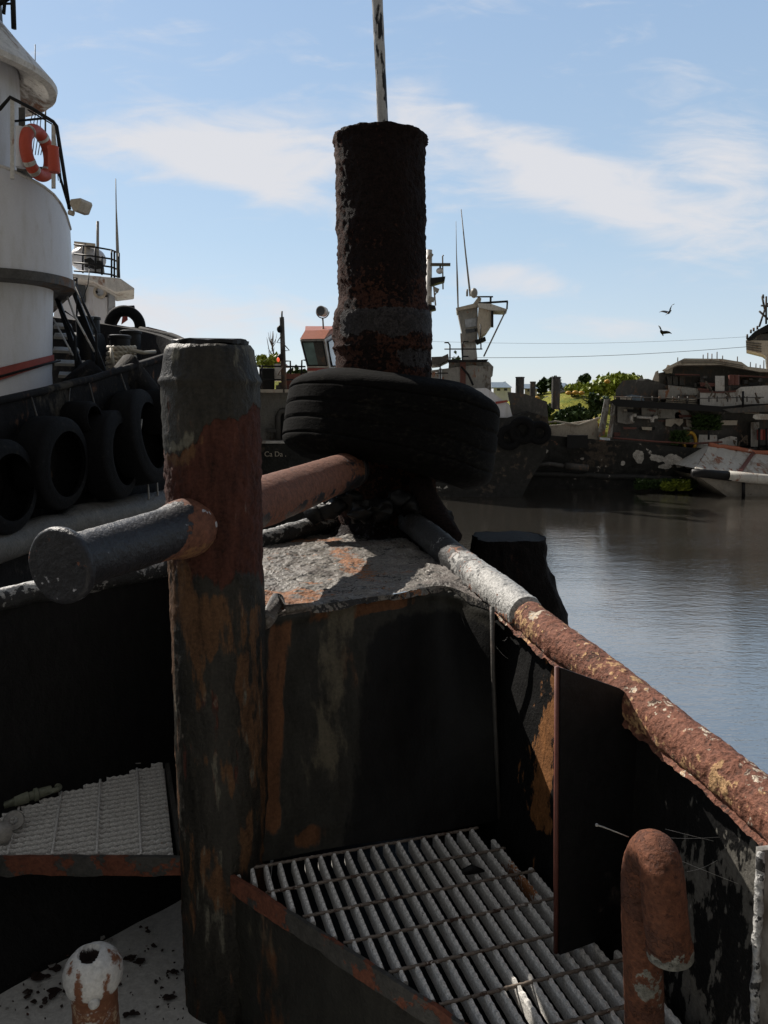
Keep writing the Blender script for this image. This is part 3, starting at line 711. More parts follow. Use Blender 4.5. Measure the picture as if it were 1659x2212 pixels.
mb.build('bearing_bars', M['grate'], gl)
for j in range(0, 8):
    o = fr+en*(.112*(j+.55)+.02)-ee*.5; c = clip(o, ee, 1.4, [(V((0,1.884,ZG)), V((0,1,0))), (V((-.735,2.43,ZG)), V((.64,-.77,0)).normalized())])
    if c:
        a = o+ee*c[0]; b = o+ee*c[1]; N = max(2, int((b-a).length/.008)); pts = [a.lerp(b, i/N)+V((0,0,.002)) for i in range(N+1)]
        mc.tube(pts, [.0034+.0008*(i % 2) for i in range(N+1)], 8)
mc.build('cross_rods', M['grate'], gl, True)
mb = MB(); mb.slab([V((-.56,1.884,ZG-.020)), V((-.735,2.41,ZG-.020)), V((-1.36,1.89,ZG-.020)), V((-1.36,1.884,ZG-.020))], (0,0,-.008)); mb.build('backing_plate', M['whiteworn'], gl)
mb = MB(); mb.slab([V((-.55,1.9,ZG+.002)), V((-.553,1.9,ZG-.03)), V((-.735,2.41,ZG-.03)), V((-.732,2.41,ZG+.002))], (.012,.003,0)); mb.warp(.005, 20); mb.build('end_band', M['beam'], gl)

# --- brass fitting and rings lying on the shelf
def Lp(x, y, h=0.0): return Q(x, y, ZG+h)
a = Lp(6,1738,.022); b = Lp(122,1702,.022); bt = thing('turnbuckle', a, 'greenish brass turnbuckle lying on the white shelf grating', 'turnbuckle')
mb = MB(); mb.tube([a, a.lerp(b,.18)], .013, 16); 
for i in range(8): mb.tube([a.lerp(b,.01+.022*i), a.lerp(b,.018+.022*i)], .0155, 16)
mb.build('threaded_end', M['brass'], bt, True, auto=40)
mb = MB(); mb.tube([a.lerp(b,t) for t in (.18,.2,.45,.47,.55,.57,.63,.66,.9)], [.014,.017,.018,.014,.014,.020,.020,.015,.013], 18)
mb.build('body', M['brass'], bt, True, auto=40)
mb = MB(); mid = a.lerp(b, .93); mb.tube([mid+V((.02*math.cos(t), .02*math.sin(t)*.8, .003)) for t in [2*math.pi*i/20 for i in range(20)]], .008, 10, closed=True)
mb.build('eye', M['brass'], bt, True)
def ring(c, r0, r1, rx, rz):
    m = MB(); mt = Matrix.Rotation(rz,4,'Z') @ Matrix.Rotation(rx,4,'X')
    m.lathe([(r0,-.016),(r1*.92,-.017),(r1,-.010),(r1,.010),(r1*.92,.017),(r0,.016),(r0*.94,.0),(r0,-.016)], (0,0,0), 36, M=mt)
    for i in range(len(m.v)): m.v[i] = m.v[i]+c
    m.warp(.0015, 40); return m
ring(Lp(30,1772,.030), .011, .027, R(65), R(25)).build('pipe_ring', M['chip'], None, True, auto=50)
tag(bpy.data.objects['pipe_ring'], 'grey ring with its round hole facing us, beside the brass turnbuckle', 'ring')
o = ring(Lp(2,1800,.030), .011, .029, R(75), R(-35)).build('pipe_ring', M['chip'], None, True, auto=50)
tag(o, 'grey ring cut by the left border, in front of the other ring on the shelf', 'ring')
# paint chips and rust flakes
def flakes(spots, mat, name, lab, cat):
    m = MB()
    for (c, r, n) in spots:
        k0 = len(m.v); pts = []
        for i in range(n):
            a = 2*math.pi*i/n; rr = r*(.6+.6*random.random()); pts.append(c+V((rr*math.cos(a), rr*math.sin(a)*.8, .003+.005*random.random())))
        m.slab(pts, (0,0,.003))
    o = m.build(name, mat); tag(o, lab, cat, kind='stuff'); return o
sp_ = []
for (x, y, s, n) in ((92,2115,.020,8),(125,2098,.020,9),(60,2150,.012,7),(118,2150,.022,9),(150,2140,.018,9),(85,2165,.012,7),(20,2128,.010,7),(290,2075,.018,9),(340,2050,.010,7),(318,2008,.010,7),(285,2190,.012,8),(372,2165,.020,9),(378,2110,.012,8),(340,2130,.008,6),(200,2010,.006,6)):
    for k in range(3): sp_.append((Q(x+random.uniform(-14,14), y+random.uniform(-8,8), ZF+.004), s*random.uniform(.5,1.0), n))
for k in range(90): sp_.append((Q(random.uniform(0,400), random.uniform(2040,2212), ZF+.003), random.uniform(.0015,.005), 5))
flakes(sp_, M['flake'], 'rust_flakes', 'dark rust flakes scattered on the white deck round the vent', 'flakes')
sp_ = []
for (x, y) in ((60,1690),(75,1694),(110,1676),(155,1662),(162,1672),(215,1660),(230,1655),(300,1640)):
    for k in range(2): sp_.append((Q(x+random.uniform(-10,10), y+8+random.uniform(-4,4), ZG+.004), random.uniform(.006,.018), 7))
for k in range(26): sp_.append((V((random.uniform(-1.2,-.75), random.uniform(1.75,2.15), ZF+.006)), random.uniform(.003,.012), 6))
flakes(sp_, M['chip'], 'paint_chips', 'pale paint chips along the back of the left shelf', 'paint chips')
mb = MB(); mb.tube([Q(1000,1885,ZG+.008), Q(1022,1877,ZG+.012), Q(1045,1880,ZG+.008)], [.006,.012,.004], 8); mb.warp(.006, 50, 4)
tag(mb.build('rubber_scrap', M['black'], None, True), 'black scrap lying across the bars of the white floor grating', 'scrap')
mb = MB(); mb.tube([P(1288,1782,1.22), P(1302,1786,1.22), P(1330,1797,1.22), P(1358,1808,1.22)], [.0016,.0012,.0009,.0008], 6); mb.ball(P(1289,1782,1.22), .0028, 8)
tag(mb.build('dry_twig', M['chip'], None, True), 'thin pale twig sticking out left of the rusty gooseneck pipe', 'twig')
# cobwebs
mb = MB()
def strand(a, b, s):
    n = 8; pts = [a.lerp(b, i/n)+V((0,0,-s*math.sin(math.pi*i/n))) for i in range(n+1)]; mb.tube(pts, .00022, 4)
hub = P(1470,2135-85,1.22)
for i in range(4):
    a = P(1465+random.uniform(0,40), 2040-85+random.uniform(-90,20)-0, 1.24); strand(P(1405+random.uniform(0,90), 1850+random.uniform(-60,60), 1.18), P(1490+random.uniform(-30,110), 1860+random.uniform(-90,50), 1.27), random.uniform(0,.01))
for i in range(0): strand(P(random.uniform(1220,1420), random.uniform(1450,1700), 1.5), P(random.uniform(1220,1450), random.uniform(1480,1760), 1.5), .004)
for i in range(5):
    x = random.uniform(1040,1150); y = random.uniform(1300,1420); strand(P(x, y, 1.98), P(x+random.uniform(-35,35), y+random.uniform(-20,30), 1.98), .004)
tag(mb.build('cobwebs', M['web']), 'thin dusty cobweb threads stretched across the black bulwark by the gooseneck pipe', 'cobweb', kind='stuff')

# ------------------------------------------------------------------ big tyre over the tall bitt
def tyre_prof(R0, w, rh, groove=True, n=0):
    p = []; hw = w/2
    # outer tread from -hw to hw with shoulder rounding and grooves, then sidewalls to the bead, inside liner
    def gr(z):
        if not groove: return 0
        g = 0
        for c in (-.30, -.1, .1, .30):
            if abs(z/w-c) < .012: g = .007
        return g
    for i in range(60):
        z = -hw+w*i/59; e = abs(z)/hw
        r = R0-.15*R0*max(0, (e-.62)/.38)**2.6-gr(z)-.006*e*e
        p.append((r, z))
    s = hw
    side = [(R0*.80, hw*1.06), (R0*.70, hw*1.05), (rh*1.14, hw*.96), (rh*1.04, hw*.86), (rh, hw*.74), (rh*1.02, hw*.62), (R0*.72, hw*.80), (R0*.86, hw*.6), (R0*.9, 0)]
    p += side; p += [(r, -z) for r, z in side[::-1][1:]]
    p.append(p[0]); return p
mt = Matrix.Rotation(R(8), 4, 'Y') @ Matrix.Rotation(R(-7), 4, 'X')
mb = MB(); mb.lathe(tyre_prof(.470, .335, .225), (0,0,0), 120)
tc = P(845, 925, 3.40)
for i in range(len(mb.v)):
    q = mb.v[i]; sag = .05*sst(0,.45,q.x)
    ang = math.atan2(q.y, q.x)
    q = V((q.x*1.0, q.y, q.z*(1+.22*sst(-.1,.45,q.x))+.02*math.sin(ang*2)*.4-.015*sst(.2,.45,q.x)))
    q = q+V((1,1,1))*.004*fb(q, 6, 3, 2)
    mb.v[i] = (mt @ q)+tc
o = mb.build('truck_tyre', M['rubber'], None, True, auto=70)
tag(o, 'large black worn tyre hung round the tall rusty bitt in the centre', 'tyre')

# ------------------------------------------------------------------ black pile beyond the rail
top = [(1008,1176),(1028,1166),(1085,1164),(1140,1158),(1147,1166),(1165,1166),(1172,1186)]
Yp = 2.95
mb = MB()
cx = P(1095,1170,Yp).x; wz = P(1095,1165,Yp+.1).z
def pileprof(t):  # half width grows down
    return .135+.05*sst(0,.5,t)
n = 72; rings = 60; vs = []
for i in range(rings+1):
    dz = (3.9*((i/rings)**2.2)); hw = .125+.075*sst(0,.42,dz)+.01*math.floor(dz*7)/2.5*sst(.5,0,dz)
    for k in range(n):
        a = 2*math.pi*k/n; ca, sa = math.cos(a), math.sin(a)
        rr = (abs(ca)**4+abs(sa)**4)**-.25
        q = V((cx+.03+.02*sst(0,.4,dz)+hw*1.12*rr*ca, Yp+.17+hw*rr*sa, wz-dz))
        q = q+V((ca, sa, 0))*(.020*fb((ca*1.5, sa*1.5, q.z*5), 2, 4, 3))
        if i == 0: q.z += .008*fb(q, 12, 3, 1)-.02*sst(.1,-.1,q.x-cx)*0
        vs.append(q)
fs = [(i*n+k, i*n+(k+1)%n, (i+1)*n+(k+1)%n, (i+1)*n+k) for i in range(rings) for k in range(n)]+[tuple(range(n))]
mb.add(vs, fs)
o = mb.build('timber_pile', M['timber'], None, True, auto=40)
tag(o, 'ragged black timber pile standing in the water just outside the rusty rail', 'pile')
# ================================================================== TUG ON THE LEFT
ta = thing('moored_tug', (-5.5, 9.5, 0), 'black hulled tug on the left with tall white rounded deckhouse and red stripe', 'tugboat')
def XH(Y):
    x = -4.3+(Y-7)*.3-.055*max(0, Y-10)**2*.0
    if Y > 11.2: x -= .42*(Y-11.2)**2
    return x
def ZH(Y): return 4.03+.17*(Y-7.9)+.012*max(0,Y-7.9)**2
def hullfn(u, v):
    Y = 3+u*11.3; zt_ = ZH(Y); z = -.5+(zt_+.5)*v
    X = XH(Y)-.35*(1-v)*sst(9, 14, Y)
    if Y > 13.2: X -= 0
    return V((X, Y-.0, z))+V((.03*fb((0, Y, z), .6, 3, 4), 0, 0))
mb = MB(); mb.grid(hullfn, 100, 50); mb.add([hullfn(i/100, 1)+V((-.16, 0, 0)) for i in range(101)]+[hullfn(i/100, 1) for i in range(101)]+[hullfn(i/100, 1)+V((-.16,0,-1.0)) for i in range(101)], [(i, i+1, i+102, i+101) for i in range(100)]+[(i, i+1, i+203, i+202) for i in range(100)])
mb.build('hull', M['hullA'], ta, True, auto=40)
mb = MB(); mb.tube([V((XH(3+i*.2)+.02, 3+i*.2, ZH(3+i*.2))) for i in range(52)], .045, 10); mb.warp(.02, 3); mb.build('cap_rail', M['hullA'], ta, True)
mb = MB(); mb.add([V((XH(3+i*.3)-.1, 3+i*.3, 3.55+.1*(i*.3-5)/3)) for i in range(36)]+[V((-12, 3+i*.3, 3.55+.1*(i*.3-5)/3)) for i in range(36)], [(i, i+1, i+37, i+36) for i in range(35)]); mb.build('deck', M['whiteworn'], ta)
mb = MB(); mb.tube([V((XH(3.5+i*.25)+.20, 3.5+i*.25, 2.52+.02*i*.25)) for i in range(31)], .19, 20); mb.warp(.05, 2, 3); mb.build('rubbing_strake', M['strake'], ta, True)
# deckhouse: flat front, rounded corner
HC = V((-4.72, 9.75, 0))
zl = lambda y, Y=9.2: P(100, y, Y).z
def edge(x, y):
    d = ray(x, y); return d.x/d.y
def rad_for(x, y):      # corner radius that puts the silhouette at that column
    s = edge(x, y); return max(.01, (s*HC.y-HC.x)/math.sqrt(1+s*s))
zb = zl(607)
rL0 = rad_for(115, 620); rL1 = rad_for(114, 830)
mb = MB(); mb.plan([(rL1, 3.3), (rL1, zl(800)), (rL0, zb)], HC); mb.build('lower_deckhouse', M['white'], ta, True, auto=30)
def wrap(ya0, ya1, off, a_):      # point on the wall at angle a_, height read between x=0 and x=110
    X, Y_ = HC.x+(rL1+off)*math.cos(a_), HC.y+(rL1+off)*math.sin(a_)
    px_ = CX+F*X*1.016/Y_; y_ = ya0+(ya1-ya0)*px_/110
    return V((X, Y_, P(px_, y_, Y_).z))
angs = [R(-90+117*i/40) for i in range(41)]
mb = MB(); mb.add([wrap(794, 768, .035, a) for a in angs]+[wrap(821, 786, .035, a) for a in angs], [(i, i+1, i+42, i+41) for i in range(40)]); mb.build('red_stripe', M['red'], ta, True)
mb = MB(); mb.tube([wrap(813, 784, .05+.05*sst(-.6, .3, a), a) for a in angs], .014, 8); mb.build('hose', M['black'], ta, True)
r5 = rad_for(159, 590)
mb = MB(); mb.plan([(rL0-.02, zb-.01), (r5-.02, zb), (r5+.012, zb+.008), (r5+.012, zl(585)), (r5-.02, zl(584)), (rL0-.02, zl(583))], HC); mb.build('black_band', M['dgrey'], ta, True, auto=30)
# curved bulwark plate of the bridge deck: its top edge drops as it runs aft
otl = [(-200,330),(0,357),(14,360),(44,373),(72,388),(98,403),(118,420),(132,440),(142,462),(150,495),(155,530),(158,560),(161,586)]
def ytop(x):
    for (x0, y0), (x1, y1) in zip(otl, otl[1:]):
        if x0 <= x <= x1: return y0+(y1-y0)*(x-x0)/(x1-x0)
    return 586 if x > 0 else 340
rB = r5-.01; cols = []
for a in [R(-90+118*i/70) for i in range(71)]:
    X, Y_ = HC.x+rB*math.cos(a), HC.y+rB*math.sin(a); px_ = CX+F*X*1.045/Y_
    cols.append((V((X, Y_, zl(586))), V((X, Y_, max(zl(584), P(px_, ytop(px_), Y_).z)))))
lf = (V((-12, HC.y-rB, zl(586))), V((-12, HC.y-rB, cols[0][1].z+.3))); cols = [lf]+cols
mb = MB(); n_ = len(cols); K = 14; vs = []
for b_, t_ in cols: vs += [b_.lerp(t_, k/K) for k in range(K+1)]
fs = [(i*(K+1)+k, (i+1)*(K+1)+k, (i+1)*(K+1)+k+1, i*(K+1)+k+1) for i in range(n_-1) for k in range(K)]
mb.add(vs, fs); inn = [v+V((-.03,.04,0)) for v in vs]; mb.add(inn, [f[::-1] for f in fs]); mb.add([c[1] for c in cols]+[c[1]+V((-.03,.04,0)) for c in cols], [(i, i+1, i+n_+1, i+n_) for i in range(n_-1)])
mb.build('upper_bulwark', M['white'], ta, True, auto=40)
mb = MB(); mb.tube([c[1] for c in cols[1:]], .018, 8); mb.build('bulwark_rim', M['whiteworn'], ta, True)
mb = MB(); mb.slab([V((-12,HC.y-rB+.05,zl(600))), V((HC.x+.1,HC.y-rB+.06,zl(600))), V((HC.x+rB*.7,HC.y-rB*.6,zl(600))), V((HC.x+rB*.8,HC.y+.3,zl(600))), V((HC.x-1.6,HC.y+4.2,zl(600))), V((-12,14,zl(600)))], (0,0,.06)); mb.build('bridge_floor', M['dgrey'], ta)
# wheelhouse and visor, round in plan
def zc(y): return P(80, y, 9.3).z
VC = V((-5.12, 9.60, 0)); rW = .76; zL = CZ+3.80
mb = MB(); mb.lathe([(rW, zl(590)), (rW, zL+.16)], VC, 64); mb.build('wheelhouse', M['white'], ta, True)
for k in range(5):
    a0_ = R(-29-34*k); m = MB(); m.lathe([(rW+.012, zc(305)), (rW+.012, zc(135))], VC, 8, a0=a0_-R(26), a1=a0_); wn = m.build('window', M['glassdark'], ta, True)
    m = MB(); m.lathe([(rW+.018, zc(300)), (rW+.018, zc(215))], VC, 8, a0=a0_-R(25), a1=a0_-R(1)); m.build('pane_reflection', M['glasspale'], wn, True)  # pale sheet on the lower window: reflected light put into the colour
mb = MB(); mb.lathe([(rW-.02, zL+.20), (rW+.05, zL+.10), (1.08, zL-.05), (1.17, zL-.04), (1.185, zL+.02), (1.15, zL+.06), (.90, zL+.34), (.62, zL+.67), (.3, zL+.92), (.02, zL+1.0)], VC, 72)
for i in range(len(mb.v)): mb.v[i] = mb.v[i]+V((0,0,.01*fb(mb.v[i], 3, 3, 2)))
mb.build('roof_visor', M['whiteworn'], ta, True, auto=25)
mb = MB(); mb.box((-5.0, 9.6, zL+1.05), (.8,.7,.7))
mb.build('roof_box', M['dgrey'], ta, True, auto=30)
mb = MB(); Yr = 9.4
mb.tube([P(-20,20,Yr), P(12,0,Yr), P(30,-12,Yr)], .025, 8); mb.tube([P(30,62,Yr), P(28,0,Yr), P(26,-30,Yr)], .03, 8); mb.tube([P(8,30,Yr), P(12,-20,Yr)], .02, 8); mb.tube([P(0,8,Yr), P(30,8,Yr)], .012, 6)
mb.build('roof_rail', M['black'], ta, True)
# bridge rail
Yb = 8.85
mb = MB(); mb.tube([P(-40,262,Yb), P(0,235,Yb), P(22,210,Yb), P(70,235,Yb), P(115,263,Yb), P(122,272,Yb), P(136,360,Yb), P(150,452,Yb)], .020, 10); mb.build('bridge_rail', M['black'], ta, True)
TT('brace', M['black'], ta, [([P(120,350,Yb), P(135,400,Yb), P(149,448,Yb)], .014), ([P(30,262,Yb+.1), P(100,255,Yb+.1)], .012), ([P(60,237,Yb+.1), P(112,268,Yb+.1)], .008)])
mb = MB(); mb.rect(22,214,31,385,Yb,.06); mb.build('rail_post', M['whiteworn'], ta)
mb = MB(); mb.rect(111,268,120,405,Yb,.05); mb.build('rail_post', M['whiteworn'], ta)
mb = MB(); mb.rect(40,232,54,275,Yb+.3,.08); mb.build('visor_strut', M['dgrey'], ta)
mb = MB(); mb.rect(36,360,110,368,Yb+.25,.3); mb.build('bridge_deck', M['dgrey'], ta)
mb = MB(); mb.tube([P(45,362,Yb), P(45,275,Yb)], .054, 20); mb.build('raft_canister', M['white'], ta, True, auto=40)
fl = [P(150,452,Yb), P(176,428,Yb)]
mb = MB(); mb.slab([P(151,430,Yb-.1), P(174,427,Yb-.1), P(176,434,Yb-.1), P(168,455,Yb-.1), P(157,456,Yb-.1), P(150,440,Yb-.1)], (.05,.20,0)); mb.tube([P(148,458,Yb), P(160,462,Yb)], .03, 10)
mb.build('floodlight', M['beige'], ta, False, bevel=.012)
TT('whip_aerial', M['dgrey'], ta, [([P(x,y1+90,11), P(x,y0,11)], r) for (x, y0, y1, r) in ((76,96,112,.006),(98,224,262,.012))])
TT('rigging', M['dgrey'], ta, [([P(72+k*6,240,9.4), P(66+k*7,262+3*k,9.4), P(74+k*7,300,9.4), P(70+k*6,335,9.4)], .005) for k in range(4)]+[([P(114+k*3,270,9.3), P(126+k*4,390+k*5,9.3)], .005) for k in range(3)])
# life ring and its lights (hang on the rail)
lr = thing('life_ring', P(82,331,8.95), 'red life ring with white bands hanging on the bridge rail of the left tug', 'life ring')
cR = P(82,331,8.95); mrot = Matrix.Rotation(R(82),4,'Z') @ Matrix.Rotation(R(90),4,'X') 
Rr = 44*8.6/F; mb = MB(); mb.tube([(mrot @ V((Rr*math.cos(a), Rr*math.sin(a), 0)))+cR for a in [2*math.pi*i/60 for i in range(60)]], .066, 20, closed=True)
mb.build('ring', M['orange'], lr, True)
for k, a0 in enumerate((55, 125, 215, 240, 310)):
    m = MB(); m.tube([(mrot @ V((Rr*math.cos(R(a0+j*2)), Rr*math.sin(R(a0+j*2)), 0)))+cR for j in range(6)], .069, 20); m.build('band', M['whiteworn'], lr, True)
mb = MB(); mb.lathe([(.001,-.13),(.055,-.13),(.06,-.11),(.055,.1),(.06,.13),(.001,.135)], P(116,345,8.62), 20)
tag(mb.build('smoke_float', M['orange'], None, True, auto=40), 'red cylinder hanging right beside the life ring on the white rail post', 'marker light')

# tyres on its side
tm = MB(); tm.lathe(tyre_prof(.48, .38, .36, False), (0,0,0), 64)
def mk_tyre():
    me_o = tm.build('fender_tyre', M['rubber2'], None, True, org=(0,0,0), auto=60); return me_o
tproto = mk_tyre()
def put_tyre(x, y, R_px, off, lab, az_=0, tilt=0, first=[True]):
    global tproto
    s = edge(x, y); Yt = (s*0-(-6.4))/( .3-s) if abs(.3-s) > 1e-6 else 9
    Yt = (6.4-.0+off*1.04)/(.3-s)*1.0 if False else (-( -6.4)-off)/(.3-s)
    p = P(x, y, Yt)
    o = tproto if first[0] else tproto.copy()
    if not first[0]: C.objects.link(o)
    first[0] = False
    Rm = 1.10*R_px*Yt/F; sc = Rm/.48
    o.location = p; o.rotation_mode = 'XYZ'; o.rotation_euler = (R(90+tilt), 0, R(90-16.7+az_)); o.scale = (sc, sc, 1)
    tag(o, lab, 'tyre', 'tyres hung along the side of the left tug')
    TT('lashing_chain', M['dgrey'], ta, [([p+V((-.05,-.05,-Rm*.74)), p+V((-.02,-.16,-Rm*.2)), p+V((-.12,.0,Rm*.9)), V((XH(p.y)+.03, p.y, ZH(p.y)))][1:], .010)])
    return o
put_tyre(-10, 1052, 95, .22, 'black fender tyre cut off by the left border, lowest of the row on the tug', 8)
put_tyre(112, 1000, 92, .22, 'black fender tyre with a wide open hole, second from the left border', 9, 3)
put_tyre(236, 983, 87, .24, 'narrow looking black fender tyre, third along the tug from the left border', 15, -3)
put_tyre(300, 945, 93, .24, 'tall tilted black fender tyre hanging next to the rusty bitt post', 15, -8)
o = put_tyre(172, 903, 33, .12, 'small black tyre tucked above and between the larger fender tyres', 5)
o = put_tyre(340, 890, 44, .2, 'black tyre half hidden behind the top of the rusty bitt post', 15, -5)
# lashings of the tyres
for (x, y, x2, y2) in ((318,1030,322,1100),(338,1030,342,1100),(300,945,306,905),(240,940,236,905)):
    s = edge(x, y); Yt = 6.1/(.3-s); TT('chain', M['grey'], ta, [([P(x, y, Yt), P((x+x2)/2+1, (y+y2)/2, Yt), P(x2, y2, Yt)], .012)])
pass
# quay-side ladder on the tug deck
ld = 'boarding_stairs'
mb = MB(); Ys = 10.9
mb.slab([P(113,628,Ys), P(122,628,Ys), P(192,832,Ys-.4), P(180,838,Ys-.4)], (0,.04,0)); mb.slab([P(140,592,Ys), P(149,592,Ys), P(243,838,Ys-.4), P(230,838,Ys-.4)], (0,.04,0)); mb.build('stair_stringer', M['black'], ta)
for k, (x, y, x2) in enumerate(((116,700,152),(116,722,158),(114,752,168),(118,780,184),(126,806,196),(134,832,205),(150,855,218))):
    t_ = k/6; m = MB(); m.slab([P(x, y+10, Ys-.4*t_), P(x2+4, y+12, Ys-.4*t_), P(x2, y+4, Ys-.4*t_+.28), P(x+3, y+2, Ys-.4*t_+.28)], (0,0,.035)); m.build('tread', M['beige'], ta)
TT('handrail', M['black'], ta, [([P(150,590,Ys-.3), P(208,716,Ys-.5), P(210,832,Ys-.5)], .02), ([P(118,640,Ys-.2),P(162,728,Ys-.5),P(166,840,Ys-.5)], .02)])
TT('handrail', M['whiteworn'], ta, [([P(131,600,Ys-.35), P(160,680,Ys-.45), P(204,760,Ys-.5)], .014), ([P(116,690,Ys-.35), P(158,768,Ys-.5)], .012)])
mb = MB(); mb.tube([P(130,605,Ys-.1), P(165,605,Ys-.1)], .015, 6); mb.tube([P(118,628,Ys-.1), P(170,628,Ys-.1)], .015, 6); mb.tube([P(146,600,Ys-.1), P(166,600,Ys-.1), P(166,690,Ys-.1), P(140,672,Ys-.1)], .012, 6); mb.build('landing_rail', M['black'], ta, True)
# deck bitts and fittings
def bitt(x, yt, yb, w, Y, name='deck_bitt', mat='black', par=ta, cap=1.12):
    m = MB(); c = P(x, yb, Y); zt_ = P(x, yt, Y).z; r = w/2*Y/F
    m.lathe([(r, c.z-.3), (r, zt_-.05), (r*cap, zt_-.045), (r*cap, zt_-.01), (r*.9, zt_)], (c.x, c.y, 0), 28, cap=False); m.lathe([(.001, zt_+.003), (r*.9, zt_)], (c.x, c.y, 0), 28)
    return m.build(name, M[mat], par, True, auto=40)
bitt(187, 683, 790, 34, 11.6); bitt(196,684,715,38,12.2)
bitt(262, 724, 800, 42, 11.2); bitt(286, 714, 800, 40, 11.7)
mb = MB(); mb.tube([P(150,742,11.9), P(220,745,11.9)], .17, 24); mb.build('towing_roller', M['black'], ta, True, auto=40)
mb = MB()
for k, (x0, y0, x1, y1) in enumerate(((160,812,225,850),(245,800,310,850))):
    mb.tube([P(x0,y1,10.2), P((x0+x1)/2,y0,10.4), P(x1,y1,10.6)], .22, 14)
mb.warp(.06, 2.2, 3)
mb.build('fender_padding', M['hullA'], ta, True)
mb = MB(); mb.pp([(200,800),(250,790),(300,785),(365,775),(365,870),(180,880)], 11.35, .3); mb.build('bulwark_plate', M['hullA'], ta)
rp = thing('mooring_rope', P(262,775,11.0), 'frayed pale rope coiled round the deck bitt of the left tug', 'rope')
mb = MB(); c = P(262,775,11.2)
for k in range(5):
    zc_ = P(262,752+k*11,11.2).z; pts = []
    for i in range(64):
        a = 2*math.pi*i/64; rr = .178+.012*math.sin(a*3+k)
        pts.append(V((c.x+rr*math.cos(a), c.y+rr*math.sin(a), zc_+.015*math.sin(a+k))))
    for s_ in (0, 1):
        mb.tube([p+V((0,0,.014*math.cos(i*.9+s_*math.pi)))+(p-c).normalized()*.014*math.sin(i*.9+s_*math.pi) for i, p in enumerate(pts)], .024, 8, closed=True)
mb.build('coil', M['rope'], rp, True)
TT('loose_end', M['rope'], rp, [([P(240,752,10.95), P(243,775,10.9), P(246,795,10.9)], .025), ([P(278,755,11.0), P(310,762,11.1), P(335,760,11.3)], .03), ([P(275,775,10.9), P(295,800,10.9), P(285,812,10.9)], .03)])

# ================================================================== SECOND TUG BEHIND IT
Y = 19.0
tb = thing('white_tug', (P(200,800,Y).x, Y+2, 0), 'white tug behind the left one, with railed roof, porthole door and tall antennas', 'tugboat')
mb = MB(); mb.pp([(120,600),(200,606),(249,630),(250,730),(262,800),(110,800)], Y, 4); mb.build('deckhouse', M['white'], tb, bevel=.03)
mb = MB(); mb.pp([(150,590),(260,601),(291,623),(289,626),(250,631),(232,622),(200,607),(150,599)], Y-.9, 1.6); mb.build('roof_visor', M['whiteworn'], tb, bevel=.02)
mb = MB(); mb.pp([(163,607),(184,608),(185,652),(181,656),(163,652)], Y-.03, .05); mb.build('window', M['glassdark'], tb)
mb = MB(); mb.pp([(202,612),(205,607),(228,610),(232,618),(232,700),(200,700)], Y-.05, .06); dr = mb.build('door', M['white'], tb, bevel=.01)
mt = Matrix.Rotation(R(90),4,'X'); mb = MB(); mb.lathe([(.10,0),(.16,0),(.16,.05),(.10,.05)], P(217,631,Y-.07), 24, M=mt); mb.build('porthole_rim', M['beige'], dr, True, auto=40)
mb = MB(); mb.lathe([(.001,.01),(.10,.01)], P(217,631,Y-.07), 24, M=mt); mb.build('porthole', M['glasspale'], dr)
mb = MB(); mb.rect(236,620,247,675,Y-.04,.05); mb.build('window', M['glasspale'], tb)
mb = MB(); mb.tube([P(207,629,Y-.1), P(211,632,Y-.1)], .02, 6); mb.tube([P(224,639,Y-.1), P(232,640,Y-.1)], .02, 6); mb.build('door_handle', M['black'], dr)
mb = MB()
for yy_ in (0, 19, 36, 52): mb.tube([P(160,528+yy_*1.1,Y-.5), P(200,533+yy_*1.06,Y-.6), P(240,540+yy_*1.02,Y-.3), P(257,547+yy_,Y+.4), P(257,547+yy_,Y+3)], .022, 6)
for (x, y0, y1) in ((179,531,590),(206,534,590),(220,553,594),(241,540,600),(247,544,600),(257,547,600)): mb.tube([P(x,y1,Y-.4), P(x,y0,Y-.4)], .022, 6)
mb.build('roof_rail', M['black'], tb, True)
mb = MB(); mb.pp([(160,521),(206,526),(206,531),(160,528)], Y+.5, .3); mb.rect(182,526,186,560,Y+.5,.1); mb.build('radar', M['beige'], tb)
mb = MB(); mb.ball(P(190,560,Y+1), .35, 14, (1.3,1,.9)); mb.rect(160,532,178,560,Y+1,.8); mb.build('satellite_dome', M['white'], tb, True)
mb = MB(); mb.pp([(182,560),(195,556),(205,564),(222,562),(225,580),(205,582),(182,576)], Y+.2, .6); mb.build('winch', M['black'], tb)
mb = MB(); mb.tube([P(211,580,Y+.5), P(211,478,Y+.5)], .035, 8); mb.build('antenna', M['grey'], tb, True)
mb = MB(); mb.tube([P(256,600,Y), P(253,515,Y), P(251,450,Y), P(250,386,Y)], [.045,.035,.015,.01], 8); mb.build('antenna', M['grey'], tb, True)
mb = MB(); mb.tube([P(194,575,Y-1), P(190,615,Y-1.1), P(160,695,Y-1.2)], .012, 5); mb.build('cable', M['black'], tb, True)
mb = MB(); mb.pp([(232,716),(235,707),(320,706),(360,716),(372,728),(380,748),(375,775),(345,748),(260,720)], Y-5, 1.2); mb.build('fore_deck', M['brown'], tb)
mb = MB(); mb.pp([(200,722),(380,752),(382,800),(560,840),(560,1010),(540,1350),(120,1350),(120,760)], Y-4.6, 3); mb.build('hull', M['dgrey'], tb)
mb = MB(); mb.pp([(245,722),(330,725),(345,760),(345,800),(200,800),(200,735)], Y-5.2, .5); mb.build('bow_panel', M['whiteworn'], tb)
mb = MB()
mb.tube([P(248,700,Y-4.2), P(268,664,Y-4.2), P(290,664,Y-4.2)], .04, 6); mb.tube([P(268,676,Y-4.1), P(285,676,Y-4.1)], .02, 6)
